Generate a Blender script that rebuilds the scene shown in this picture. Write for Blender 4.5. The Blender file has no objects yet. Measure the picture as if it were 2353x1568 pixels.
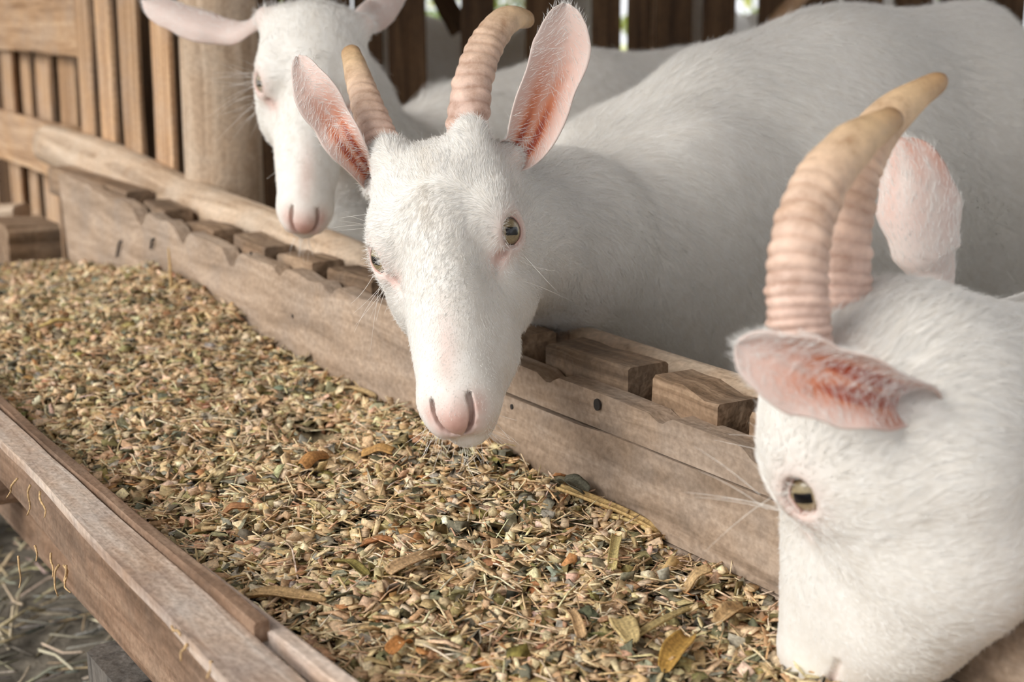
import bpy, math, random
import numpy as np
from mathutils import Vector, Matrix, Euler

rng = np.random.default_rng(7)
random.seed(7)
SC = bpy.context.scene
COL = SC.collection

# ------------------------------------------------------------------ camera, sky, exposure
F_PX, CX, CY = 3268.0, 1176.5, 784.0
PITCH = math.radians(13.0)
HC = 0.83
cam_d = bpy.data.cameras.new('camera')
cam = bpy.data.objects.new('camera', cam_d)
COL.objects.link(cam)
cam.location = (0, 0, HC)
cam.rotation_euler = (math.pi / 2 - PITCH, 0, 0)
cam_d.sensor_fit = 'HORIZONTAL'
cam_d.sensor_width = 36.0
cam_d.lens = 36.0 * F_PX / 2353.0
cam_d.clip_start = 0.02
cam_d.clip_end = 200
cam_d.dof.use_dof = True
cam_d.dof.focus_distance = 1.19
cam_d.dof.aperture_fstop = 6.3
SC.camera = cam

world = bpy.data.worlds.new('overcast_sky')
SC.world = world
world.use_nodes = True
wn = world.node_tree
bgn = wn.nodes['Background']
bgn.inputs['Color'].default_value = (0.96, 0.975, 1.0, 1)
bgn.inputs['Strength'].default_value = 1.1
world.cycles.sampling_method = 'NONE'

sun_d = bpy.data.lights.new('hazy_sun', 'SUN')
sun_d.energy = 2.6
sun_d.angle = math.radians(35)
sun_d.color = (1.0, 0.96, 0.90)
sun = bpy.data.objects.new('hazy_sun', sun_d)
COL.objects.link(sun)
sun.rotation_euler = Vector((0.80, 0.50, -0.60)).to_track_quat('-Z', 'Y').to_euler()

SC.view_settings.view_transform = 'Standard'
SC.view_settings.look = 'None'
SC.view_settings.gamma = 1.0
SC.view_settings.use_curve_mapping = False
SC.view_settings.exposure = 0.16
SC.cycles.max_bounces = 5
SC.cycles.diffuse_bounces = 3
SC.cycles.glossy_bounces = 2
SC.cycles.transmission_bounces = 2
SC.cycles.transparent_max_bounces = 4
SC.cycles.caustics_reflective = False
SC.cycles.caustics_refractive = False
SC.cycles.adaptive_threshold = 0.1
SC.cycles.adaptive_min_samples = 12

# ------------------------------------------------------------------ helpers
CP, SP = math.cos(PITCH), math.sin(PITCH)


def at(u, v, D=None, z=None, t=None):
    """pixel of the photograph -> point at distance D (world y), height z or trough offset t"""
    r = np.array([(u - CX) / F_PX, CP - (v - CY) / F_PX * SP, -SP - (v - CY) / F_PX * CP])
    if z is not None:
        k = (z - HC) / r[2]
    elif t is not None:
        k = t / (r[0] * TN[0] + r[1] * TN[1])
    else:
        k = D / r[1]
    return np.array([0, 0, HC]) + k * r


TA = math.radians(33.2)                       # the trough runs this far off the viewing direction
TD = np.array([math.sin(TA), -math.cos(TA), 0.0])     # along the trough, towards the camera
TN = np.array([math.cos(TA), math.sin(TA), 0.0])      # across it, towards the goats


def tr(s, t, z):
    return TD * s + TN * t + np.array([0, 0, z])


def s_of(p):
    return float(p[0] * TD[0] + p[1] * TD[1])


def tag(o, label=None, cat=None, group=None, kind=None):
    if label: o['label'] = label
    if cat: o['category'] = cat
    if group: o['group'] = group
    if kind: o['kind'] = kind
    return o


def empty(name, loc=(0, 0, 0)):
    o = bpy.data.objects.new(name, None)
    COL.objects.link(o)
    o.location = loc
    WORG[o.name] = Matrix.Translation(Vector([float(x) for x in loc]))
    o.empty_display_size = 0.05
    return o


def mesh_obj(name, V, Fc, mat, parent=None, smooth=False, attrs=None):
    """V in world space; the object's origin is put at the middle of its foot"""
    V = np.asarray(V, dtype=np.float64)
    org = np.array([(V[:, 0].min() + V[:, 0].max()) / 2, (V[:, 1].min() + V[:, 1].max()) / 2, V[:, 2].min()])
    me = bpy.data.meshes.new(name)
    if isinstance(Fc, np.ndarray):
        n, k = Fc.shape
        me.vertices.add(len(V)); me.vertices.foreach_set('co', (V - org).astype(np.float32).ravel())
        me.loops.add(n * k); me.loops.foreach_set('vertex_index', Fc.astype(np.int32).ravel())
        me.polygons.add(n)
        me.polygons.foreach_set('loop_start', np.arange(0, n * k, k, dtype=np.int32))
        me.update(calc_edges=True); me.validate()
    else:
        me.from_pydata((V - org).tolist(), [], Fc)
        me.update()
    if smooth:
        me.polygons.foreach_set('use_smooth', np.ones(len(me.polygons), dtype=bool))
    for an, (typ, val) in (attrs or {}).items():
        a = me.attributes.new(an, typ, 'POINT')
        if typ == 'FLOAT':
            a.data.foreach_set('value', np.asarray(val, dtype=np.float32))
        else:
            a.data.foreach_set('color', np.asarray(val, dtype=np.float32).ravel())
    me.materials.append(mat)
    o = bpy.data.objects.new(name, me)
    COL.objects.link(o)
    place(o, org, parent)
    return o


WORG = {}


def place(o, org, parent=None, R=None):
    """put an object at a world point below a parent that may itself be turned"""
    M = Matrix.Translation(Vector([float(x) for x in org]))
    if R is not None:
        M = M @ Matrix([[float(x) for x in r] for r in R]).to_4x4()
    WORG[o.name] = M
    if parent is not None:
        o.parent = parent
        pm = WORG.get(parent.name) or Matrix.Translation(parent.location)
        o.matrix_basis = pm.inverted() @ M
    else:
        o.matrix_basis = M


def local_obj(name, V, Fc, mat, R, T, parent=None, smooth=True, attrs=None):
    """V in the object's own frame, placed by rotation R and point T"""
    o = mesh_obj(name, np.vstack([V]), Fc, mat, None, smooth, attrs)
    me = o.data
    V = np.asarray(V, float)
    me.vertices.foreach_set('co', V.astype(np.float32).ravel()); me.update()
    place(o, T, parent, R)
    return o


# ------------------------------------------------------------------ materials
def new_mat(name):
    m = bpy.data.materials.new(name)
    m.use_nodes = True
    nt = m.node_tree
    b = nt.nodes['Principled BSDF']
    b.inputs['Specular IOR Level'].default_value = 0.3
    return m, nt, b


def nd(nt, typ, **kw):
    n = nt.nodes.new(typ)
    for k, v in kw.items():
        if k.startswith('i_'):
            n.inputs[k[2:].replace('_', ' ')].default_value = v
        else:
            setattr(n, k, v)
    return n


def ramp(nt, stops, src=None):
    r = nt.nodes.new('ShaderNodeValToRGB')
    el = r.color_ramp.elements
    while len(el) < len(stops):
        el.new(0.5)
    for e, (p, c) in zip(el, stops):
        e.position = p
        e.color = (*c, 1) if len(c) == 3 else c
    if src is not None:
        nt.links.new(src, r.inputs[0])
    return r


def mixc(nt, fac, a, b, mode='MIX'):
    m = nt.nodes.new('ShaderNodeMix')
    m.data_type = 'RGBA'
    m.blend_type = mode
    for s, v in ((0, fac), (6, a), (7, b)):
        if hasattr(v, 'is_linked') or hasattr(v, 'links'):
            nt.links.new(v, m.inputs[s])
        elif s == 0:
            m.inputs[0].default_value = v
        else:
            m.inputs[s].default_value = (*v, 1) if len(v) == 3 else v
    return m.outputs[2]


def wood(name, dark, mid, light, grain=(3.0, 60.0, 60.0), stain=(0.35, 0.33, 0.31), stain_amt=0.4, bump=0.35, rough=0.8):
    m, nt, b = new_mat(name)
    tc = nd(nt, 'ShaderNodeTexCoord')
    oi = nd(nt, 'ShaderNodeObjectInfo')
    off = nd(nt, 'ShaderNodeVectorMath', operation='ADD')
    sc = nd(nt, 'ShaderNodeVectorMath', operation='SCALE'); sc.inputs[3].default_value = 13.7
    cmb = nd(nt, 'ShaderNodeCombineXYZ')
    for i in range(3):
        nt.links.new(oi.outputs['Random'], cmb.inputs[i])
    nt.links.new(cmb.outputs[0], sc.inputs[0])
    nt.links.new(tc.outputs['Object'], off.inputs[0]); nt.links.new(sc.outputs[0], off.inputs[1])
    mp = nd(nt, 'ShaderNodeMapping'); mp.inputs['Scale'].default_value = grain
    nt.links.new(off.outputs[0], mp.inputs[0])
    n1 = nd(nt, 'ShaderNodeTexNoise', i_Scale=1.0, i_Detail=3.5, i_Roughness=0.65, i_Distortion=0.5)
    nt.links.new(mp.outputs[0], n1.inputs[0])
    r1 = ramp(nt, [(0.34, dark), (0.5, mid), (0.66, light)], n1.outputs[0])
    n2 = nd(nt, 'ShaderNodeTexNoise', i_Scale=9.0, i_Detail=3.0, i_Roughness=0.7)
    nt.links.new(off.outputs[0], n2.inputs[0])
    r2 = ramp(nt, [(0.42, (0, 0, 0)), (0.68, (1, 1, 1))], n2.outputs[0])
    sm = nd(nt, 'ShaderNodeMath', operation='MULTIPLY'); sm.inputs[1].default_value = stain_amt
    nt.links.new(r2.outputs[0], sm.inputs[0])
    c = mixc(nt, sm.outputs[0], r1.outputs[0], stain)
    n3 = nd(nt, 'ShaderNodeTexNoise', i_Scale=160.0, i_Detail=1.5, i_Roughness=0.6)
    nt.links.new(off.outputs[0], n3.inputs[0])
    r3 = ramp(nt, [(0.3, (0.82, 0.80, 0.78)), (0.7, (1.14, 1.13, 1.12))], n3.outputs[0])
    c = mixc(nt, 1.0, c, r3.outputs[0], 'MULTIPLY')
    # each board its own tone
    hv = nd(nt, 'ShaderNodeHueSaturation')
    mr = nd(nt, 'ShaderNodeMapRange'); mr.inputs[3].default_value = 0.85; mr.inputs[4].default_value = 1.12
    nt.links.new(oi.outputs['Random'], mr.inputs[0]); nt.links.new(mr.outputs[0], hv.inputs['Value'])
    nt.links.new(c, hv.inputs['Color'])
    nt.links.new(hv.outputs[0], b.inputs['Base Color'])
    b.inputs['Roughness'].default_value = rough
    bp = nd(nt, 'ShaderNodeBump'); bp.inputs['Strength'].default_value = bump; bp.inputs['Distance'].default_value = 0.004
    ad = nd(nt, 'ShaderNodeMath', operation='ADD')
    nt.links.new(n1.outputs[0], ad.inputs[0]); nt.links.new(n3.outputs[0], ad.inputs[1])
    nt.links.new(ad.outputs[0], bp.inputs['Height']); nt.links.new(bp.outputs[0], b.inputs['Normal'])
    return m


def plain(name, col, rough=0.7, spec=0.3):
    m, nt, b = new_mat(name)
    n = nd(nt, 'ShaderNodeTexNoise', i_Scale=40.0, i_Detail=4.0)
    tc = nd(nt, 'ShaderNodeTexCoord'); nt.links.new(tc.outputs['Object'], n.inputs[0])
    r = ramp(nt, [(0.3, tuple(x * 0.75 for x in col)), (0.7, tuple(min(1, x * 1.2) for x in col))], n.outputs[0])
    nt.links.new(r.outputs[0], b.inputs['Base Color'])
    b.inputs['Roughness'].default_value = rough
    b.inputs['Specular IOR Level'].default_value = spec
    return m


def skin_mat():
    """white hide under the coat; pink skin where the attribute says so"""
    m, nt, b = new_mat('goat_skin')
    at_ = nd(nt, 'ShaderNodeAttribute', attribute_name='pink')
    ct_ = nd(nt, 'ShaderNodeAttribute', attribute_name='cream')
    tc = nd(nt, 'ShaderNodeTexCoord')
    n = nd(nt, 'ShaderNodeTexNoise', i_Scale=60.0, i_Detail=5.0, i_Roughness=0.7)
    nt.links.new(tc.outputs['Object'], n.inputs[0])
    white = ramp(nt, [(0.3, (0.74, 0.70, 0.64)), (0.7, (0.84, 0.82, 0.78))], n.outputs[0])
    pk = ramp(nt, [(0.3, (0.54, 0.27, 0.22)), (0.7, (0.70, 0.42, 0.35))], n.outputs[0])
    w2 = mixc(nt, ct_.outputs['Fac'], white.outputs[0], (0.70, 0.60, 0.46))
    c = mixc(nt, at_.outputs['Fac'], w2, pk.outputs[0])
    nt.links.new(c, b.inputs['Base Color'])
    b.inputs['Roughness'].default_value = 0.6
    b.inputs['Subsurface Weight'].default_value = 0.0
    return m


def fur_mat(name, col, tip):
    m, nt, b = new_mat(name)
    hi = nd(nt, 'ShaderNodeHairInfo')
    r = ramp(nt, [(0.0, tuple(c * 0.9 for c in col)), (1.0, tip)], hi.outputs['Random'])
    at_ = nd(nt, 'ShaderNodeAttribute', attribute_name='tint')
    c = mixc(nt, at_.outputs['Fac'], r.outputs[0], (0.80, 0.70, 0.56))
    nt.links.new(c, b.inputs['Base Color'])
    b.inputs['Roughness'].default_value = 0.55
    b.inputs['Specular IOR Level'].default_value = 0.35
    return m


SKIN = skin_mat()
FUR = fur_mat('white_fur', (0.90, 0.885, 0.855), (0.95, 0.945, 0.93))


# ------------------------------------------------------------------ implicit modelling of the animals
def rcone(a, b, ra, rb, sc=None):
    a, b = np.array(a, float), np.array(b, float)
    def f(p):
        ba = b - a; l2 = ba @ ba; rr = ra - rb; a2 = l2 - rr * rr; il2 = 1.0 / l2
        pa = p - a
        y = pa @ ba; z = y - l2
        x = pa * l2 - y[:, None] * ba
        x2 = np.einsum('ij,ij->i', x, x)
        y2 = y * y * l2; z2 = z * z * l2
        k = np.sign(rr) * rr * rr * x2
        d = (np.sqrt(x2 * a2 * il2) + y * rr) * il2 - ra
        m1 = np.sign(z) * a2 * z2 > k
        d = np.where(m1, np.sqrt(x2 + z2) * il2 - rb, d)
        m2 = (np.sign(y) * a2 * y2 < k) & ~m1
        d = np.where(m2, np.sqrt(x2 + y2) * il2 - ra, d)
        return d
    return f


def ell(c, r, rot=None):
    c, r = np.array(c, float), np.array(r, float)
    Rm = None if rot is None else np.array(Euler([math.radians(x) for x in rot]).to_matrix())
    def f(p):
        q = p - c
        if Rm is not None:
            q = q @ Rm
        k0 = np.linalg.norm(q / r, axis=1); k1 = np.linalg.norm(q / (r * r), axis=1) + 1e-9
        return k0 * (k0 - 1.0) / k1
    return f


class Frame:
    """a local frame: world = R @ (S * local) + T"""
    def __init__(s, R, T, S=1.0, fold=False, lat=1.0):
        s.R, s.T, s.S, s.fold, s.lat = np.array(R, float), np.array(T, float), S, fold, lat
        s.horned = True
        s.ax = None
        s.eo = 0.0
        s.bend = None
        s.eye_open = 1.0
    def eye_axis(s):
        a = np.array(s.ax if s.ax is not None else EYE_AX, float)
        return a / np.linalg.norm(a)
    def eye_pos(s):
        return EYE + s.eye_axis() * s.eo
    def loc(s, p):
        q = (p - s.T) @ s.R / s.S
        if s.lat != 1.0:
            q = q / np.array([s.lat, 1, 1])
        if s.bend is not None:
            q = q.copy(); q[:, 0] -= s.bend(q)
        if s.fold:
            q = q.copy(); q[:, 0] = np.abs(q[:, 0])
        return q
    def w(s, q):
        q = np.atleast_2d(np.array(q, float)) * np.array([s.lat, 1, 1])
        return (q * s.S) @ s.R.T + s.T
    def w1(s, *q):
        return s.w(q)[0]
    def wrap(s, f):
        k = s.S * min(1.0, s.lat)
        return lambda p: f(s.loc(p)) * k


def sdf_eval(P, prims):
    """prims: list of (op, f, k); op 'u' union, 's' subtract"""
    d = np.full(len(P), 10.0)
    first = True
    for op, f, k in prims:
        e = f(P)
        if op == 'u':
            if first:
                d = e; first = False
            else:
                h = np.maximum(k - np.abs(d - e), 0.0) / k
                d = np.minimum(d, e) - h * h * k * 0.25
        else:
            e = -e
            h = np.maximum(k - np.abs(d - e), 0.0) / k
            d = np.maximum(d, e) + h * h * k * 0.25
    return d


def net(prims, lo, hi, h):
    """surface nets on the blocks that the surface passes through"""
    B = 10
    lo, hi = np.array(lo, float), np.array(hi, float)
    nb = np.ceil((hi - lo) / (B * h)).astype(int)
    dims = nb * B + 1
    G = np.full(dims, 1.0, dtype=np.float32)
    bi = np.stack(np.meshgrid(*[np.arange(n) for n in nb], indexing='ij'), -1).reshape(-1, 3)
    cen = lo + (bi + 0.5) * B * h
    half = B * h * 0.87
    fs = [(op, f, k, f(cen)) for op, f, k in prims]
    dc = sdf_eval_pre(fs)
    for b_ in bi[dc < 0]:
        G[b_[0] * B:b_[0] * B + B + 1, b_[1] * B:b_[1] * B + B + 1, b_[2] * B:b_[2] * B + B + 1] = -1.0
    keep = np.where(np.abs(dc) < half * 1.9 + 0.006)[0]
    loc = np.stack(np.meshgrid(*[np.arange(B + 1)] * 3, indexing='ij'), -1).reshape(-1, 3)
    # group by equal sets of near primitives
    near = np.zeros((len(keep), len(fs)), bool)
    for j, (op, f, k, e) in enumerate(fs):
        near[:, j] = np.abs(e[keep]) < half * 2.6 + k + 0.012 if op == 's' else e[keep] < half * 2.6 + k + 0.02
    key = near @ (1 << np.arange(len(fs), dtype=np.int64))
    for kk in np.unique(key):
        sel = keep[key == kk]
        pr = [prims[j] for j in range(len(fs)) if (kk >> j) & 1]
        if not any(p[0] == 'u' for p in pr):
            continue
        for c0 in range(0, len(sel), 200):
            bs = bi[sel[c0:c0 + 200]]
            idx = (bs[:, None, :] * B + loc[None]).reshape(-1, 3)
            d = sdf_eval(lo + idx * h, pr)
            G[idx[:, 0], idx[:, 1], idx[:, 2]] = d
    ins = G < 0
    X, Y, Z = dims
    s8 = np.zeros((X - 1, Y - 1, Z - 1), np.uint8)
    for a in (0, 1):
        for b_ in (0, 1):
            for c in (0, 1):
                s8 += ins[a:X - 1 + a, b_:Y - 1 + b_, c:Z - 1 + c]
    act = (s8 > 0) & (s8 < 8)
    cells = np.argwhere(act)
    vid = np.full(act.shape, -1, np.int32)
    vid[act] = np.arange(len(cells))
    acc = np.zeros((len(cells), 3)); cnt = np.zeros(len(cells))
    ci, cj, ck = cells.T
    cor = [(0, 0, 0), (1, 0, 0), (0, 1, 0), (1, 1, 0), (0, 0, 1), (1, 0, 1), (0, 1, 1), (1, 1, 1)]
    for e0 in range(8):
        for ax in range(3):
            if cor[e0][ax]:
                continue
            p0 = np.array(cor[e0]); p1 = p0.copy(); p1[ax] = 1
            v0 = G[ci + p0[0], cj + p0[1], ck + p0[2]].astype(float); v1 = G[ci + p1[0], cj + p1[1], ck + p1[2]].astype(float)
            m = (v0 < 0) != (v1 < 0)
            t = np.where(m, v0 / np.where(m, v0 - v1, 1), 0)
            pos = p0[None] + t[:, None] * (p1 - p0)[None]
            acc[m] += pos[m]; cnt[m] += 1
    V = lo + (cells + acc / cnt[:, None]) * h
    # faces
    quads = []
    for ax in range(3):
        sl0 = [slice(None)] * 3; sl1 = [slice(None)] * 3
        sl0[ax] = slice(0, dims[ax] - 1); sl1[ax] = slice(1, dims[ax])
        ch = ins[tuple(sl0)] != ins[tuple(sl1)]
        e = np.argwhere(ch)
        b_, c = (ax + 1) % 3, (ax + 2) % 3
        ok = (e[:, b_] > 0) & (e[:, c] > 0) & (e[:, b_] < dims[b_] - 1) & (e[:, c] < dims[c] - 1)
        e = e[ok]
        def g(db, dc_):
            q = e.copy(); q[:, b_] -= db; q[:, c] -= dc_
            return vid[q[:, 0], q[:, 1], q[:, 2]]
        q = np.stack([g(1, 1), g(0, 1), g(0, 0), g(1, 0)], 1)
        inside0 = ins[e[:, 0], e[:, 1], e[:, 2]]
        q = np.where(inside0[:, None], q, q[:, ::-1])
        quads.append(q)
    Q = np.concatenate(quads)
    Q = Q[(Q >= 0).all(1)]
    # project on the surface, block by block with the primitives near it
    eps = h * 0.35
    kmap = np.zeros(nb, np.int64); kmap[tuple(bi[keep].T)] = key
    vk = kmap[tuple(np.minimum(cells // B, nb - 1).T)]
    for kk in np.unique(vk):
        sel = np.where(vk == kk)[0]
        pr = [prims[j] for j in range(len(fs)) if (kk >> j) & 1]
        if not any(p[0] == 'u' for p in pr):
            continue
        W = V[sel]
        for it in range(2):
            d0 = sdf_eval_c(W, pr)
            gr = np.stack([sdf_eval_c(W + np.eye(3)[i] * eps, pr) - d0 for i in range(3)], 1) / eps
            g2 = np.maximum((gr * gr).sum(1), 0.2)
            W = W - gr * (np.clip(d0 / g2, -h, h) * 0.9)[:, None]
        V[sel] = W
    return V, Q


def sdf_eval_pre(fs):
    d = None
    for op, f, k, e in fs:
        if op == 'u':
            if d is None: d = e
            else:
                hh = np.maximum(k - np.abs(d - e), 0.0) / k
                d = np.minimum(d, e) - hh * hh * k * 0.25
        else:
            hh = np.maximum(k - np.abs(d + e), 0.0) / k
            d = np.maximum(d, -e) + hh * hh * k * 0.25
    return d


def sdf_eval_c(P, prims, chunk=60000):
    return np.concatenate([sdf_eval(P[i:i + chunk], prims) for i in range(0, len(P), chunk)]) if len(P) else np.zeros(0)


def frame_from(nose, up):
    y = np.array(nose, float); y /= np.linalg.norm(y)
    z = np.array(up, float); z -= z @ y * y; z /= np.linalg.norm(z)
    return np.stack([np.cross(y, z), y, z], 1)


# head frame: +x the goat's right, +y towards the nose, +z dorsal, origin between the eyes
EYE = np.array([0.0505, 0.0, 0.0])
EYE_R = 0.0165
EYE_AX = np.array([0.80, 0.46, 0.30]); EYE_AX /= np.linalg.norm(EYE_AX)


def head_prims(H):
    w = H.wrap
    e = EYE
    u = []
    U = lambda f, k=0.02: u.append(('u', w(f), k * H.S))
    U(ell((0, -.050, .004), (.055, .068, .056)))
    U(ell((0, -.030, .026), (.044, .056, .030)), .02)
    U(rcone((0, .0, .013), (0, .148, -.036), .0345, .0225), .022)
    U(rcone((.0155, .02, -.032), (.0095, .148, -.050), .0335, .0205), .024)
    U(ell((.048, -.005, .006), (.0180, .028, .024)), .018)
    U(ell(tuple(H.eye_pos()), (.0178, .0178, .0178)), .014)
    U(ell((.043, -.012, .024), (.0165, .028, .015), (0, -20, 20)), .016)
    U(ell((0, .153, -.047), (.0300, .027, .0250)), .014)
    U(ell((0, .1725, -.0405), (.0145, .0155, .0165)), .013)
    U(ell((.0140, .162, -.051), (.0125, .0205, .0155)), .009)
    U(ell((.0405, -.026, -.054), (.0285, .066, .050)), .024)
    U(rcone((.025, -.050, -.084), (.006, .135, -.073), .024, .0135), .022)
    U(ell((0, .154, -.074), (.019, .021, .0135)), .010)
    # horn buds and ear roots
    if H.horned:
        U(rcone((.034, -.060, .035), (.038, -.073, .058), .021, .016), .02)
    U(rcone((.040, -.080, .018), (.060, -.090, .016), .020, .014), .02)
    return u


def head_cuts(H):
    w = H.wrap
    s = []
    S_ = lambda f, k=0.004: s.append(('s', w(f), k * H.S))
    c = H.eye_pos() + H.eye_axis() * 0.0165
    S_(ell(tuple(c), (.0095, .0130 * H.eye_open, .0115 * H.eye_open), (0, 0, 20)), .006)
    # nostril: one comma-shaped slit that follows the surface of the nose
    H0 = Frame(H.R, H.T, H.S, True); H0.horned = H.horned; H0.ax = H.ax; H0.eo = H.eo
    up_ = head_prims(H0)
    path = [(.0028, -.0545), (.0072, -.0505), (.0110, -.0455), (.0140, -.0395), (.0156, -.0330), (.0152, -.0270)]
    ys = np.linspace(.205, .13, 400)
    pts = []
    for x, z in path:
        d = sdf_eval(H0.w(np.stack([np.full(400, x), ys, np.full(400, z)], 1)), up_)
        pts.append((x, float(ys[np.argmax(d < 0)]) - .0007, z))
    rad = [.0016, .0021, .0025, .0026, .0026, .0029]
    for i in range(len(pts) - 1):
        a_, b_ = np.array(pts[i]), np.array(pts[i + 1])
        S_(rcone(a_, b_, rad[i], rad[i + 1]), .0010)
        S_(rcone(a_ - (.0006, .0032, 0), b_ - (.0006, .0032, 0), rad[i] * .9, rad[i + 1] * .9), .0010)
        if i > 0:
            S_(rcone(a_ - (.0020, .0068, 0), b_ - (.0020, .0068, 0), rad[i], rad[i + 1]), .0010)
    S_(rcone((0, .190, -.0625), (.013, .1845, -.0645), .0016, .0016), .004)
    S_(rcone((.013, .1845, -.0645), (.030, .158, -.068), .0016, .0018), .004)
    S_(rcone((.030, .158, -.068), (.037, .122, -.067), .0018, .0022), .004)
    S_(rcone((0, .196, -.051), (0, .191, -.062), .0012, .0012), .003)
    # tear groove
    S_(rcone((.051, .021, -.004), (.043, .040, -.012), .002, .001), .006)
    return s


def body_prims(Bf, H, hs, neck_mid=None, neck_r=(.062, .088, .135), withers=0.80, length=.55, neck_base=.60, throat=None):
    """Bf: body frame (y forward, z up, origin on the ground under the shoulder)"""
    w = Bf.wrap
    wl = Frame(Bf.R, Bf.T, Bf.S, False, 0.76).wrap
    wf = Frame(Bf.R, Bf.T, Bf.S, True, 1.0).wrap
    k = withers / 0.80
    L = length
    u = []
    U = lambda f, kk=.08: u.append(('u', f, kk))
    U(wl(rcone((0, .0, .560 * k), (0, -.26 * L / .55, .560 * k), .172 * k, .205 * k)))
    U(wl(rcone((0, -.26 * L / .55, .565 * k), (0, -.52 * L / .55, .60 * k), .205 * k, .185 * k)))
    U(wl(rcone((0, -.07, .715 * k), (0, -.30 * L / .55, .738 * k), .060, .055)), .09)
    U(wl(rcone((0, -.30 * L / .55, .738 * k), (0, -.60 * L / .55, .765 * k), .055, .075)), .09)
    U(wf(ell((.085, .01, .53 * k), (.055, .12, .18 * k), (-15, 0, 0))), .06)
    U(wf(ell((.075, -.57 * L / .55, .56 * k), (.085, .15, .20 * k), (15, 0, 0))), .08)
    # neck
    nb = Bf.w1(0, .09, neck_base * k)
    p0 = H.w1(0, -.050, -.020)
    mid = neck_mid if neck_mid is not None else (nb * .5 + p0 * .5)
    U(rcone(mid, nb, neck_r[1], neck_r[2]), .07)
    U(rcone(p0, mid, neck_r[0], neck_r[1]), .03)
    if throat is not None:
        for j_, (p_, r_) in enumerate(throat[:-1]):
            q_, s_ = throat[j_ + 1]
            U(rcone(H.w1(*p_), H.w1(*q_) if j_ < len(throat) - 2 else mid + np.array(q_), r_, s_), .035)
    # legs
    U(wf(rcone((.085, .0, .45 * k), (.082, .03, .25 * k), .058, .030)), .04)
    U(wf(rcone((.082, .03, .25 * k), (.080, .02, .075), .030, .020)), .02)
    U(wf(rcone((.080, .02, .075), (.080, .04, .022), .021, .026)), .02)
    hy = -.60 * L / .55
    U(wf(rcone((.080, hy, .50 * k), (.085, hy + .04, .38 * k), .085, .055)), .05)
    U(wf(rcone((.085, hy + .04, .38 * k), (.080, hy - .07, .24 * k), .050, .028)), .03)
    U(wf(rcone((.080, hy - .07, .24 * k), (.080, hy - .05, .075), .028, .020)), .02)
    U(wf(rcone((.080, hy - .05, .075), (.080, hy - .03, .022), .021, .026)), .02)
    # tail
    U(wf(rcone((0, hy - .13, .73 * k), (0, hy - .20, .70 * k), .028, .016)), .03)
    return u


def head_pink(H, V):
    q = H.loc(V); q = q.copy(); q[:, 0] = np.abs(q[:, 0])
    def g(c, r):
        return np.exp(-(((q - np.array(c)) / np.array(r)) ** 2).sum(1))
    ax = H.eye_axis()
    pk = 0.95 * g((0.0, .184, -.040), (.022, .020, .019))
    pk = np.maximum(pk, 0.8 * g((.014, .187, -.042), (.010, .010, .011)))
    pk = np.maximum(pk, 0.7 * g((.019, .176, -.035), (.009, .014, .012)))
    pk = np.maximum(pk, 0.8 * g((0, .192, -.062), (.014, .012, .006)))
    pk = np.maximum(pk, 0.55 * g((.028, .160, -.068), (.014, .035, .0045)))
    pk = np.maximum(pk, 0.8 * g(H.eye_pos() + ax * .014, (.016, .025, .019)))
    pk = np.maximum(pk, 0.75 * g((.048, .028, -.006), (.012, .018, .010)))
    pk = np.maximum(pk, 0.40 * g((0, .135, -.005), (.010, .05, .02)))
    pk = np.maximum(pk, 0.5 * g((.064, -.092, .016), (.02, .02, .02)))
    return np.clip(pk, 0, 1)


def face_skip(H, P):
    """1 where the coat is absent (nose, lips, lids)"""
    q = H.loc(P); q = q.copy(); q[:, 0] = np.abs(q[:, 0])
    def g(c, r):
        return (((q - np.array(c)) / np.array(r)) ** 2).sum(1) < 1
    m = g((0, .188, -.046), (.0165, .016, .0135)) | g((.0155, .181, -.041), (.009, .011, .011)) | g((0, .193, -.0615), (.010, .010, .0035))
    m |= g(H.eye_pos() + H.eye_axis() * .0155, (.011, .0140, .0120)) | g((.049, .024, -.004), (.007, .010, .005))
    return m


def hair_dir_head(H, P, N):
    q = H.loc(P); sx = np.sign(q[:, 0]); ax = np.abs(q[:, 0])
    d = np.zeros_like(q)
    y, z = q[:, 1], q[:, 2]
    # whorl between the eyes: above it the coat runs to the poll, below it to the nose and the cheeks
    up = 1 / (1 + np.exp(-(-0.012 - y) / 0.010))
    side = np.clip(ax / 0.028, 0, 1)
    d[:, 1] = np.where(True, (1 - up) * (0.75 - 1.35 * np.clip((ax - .022) / .03, 0, 1)) - up * 0.9, 0)
    d[:, 0] = sx * (0.35 + 0.65 * side) * (0.75 - 0.3 * up)
    d[:, 2] = -0.55 * np.clip(-z / .03, -0.2, 1) - 0.25 * side
    d += 0.22 * np.stack([np.sin(70 * y + 3) * np.cos(60 * z), np.sin(80 * q[:, 0] + 40 * z), np.cos(65 * y + 50 * q[:, 0])], 1)
    return d @ H.R.T


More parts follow.
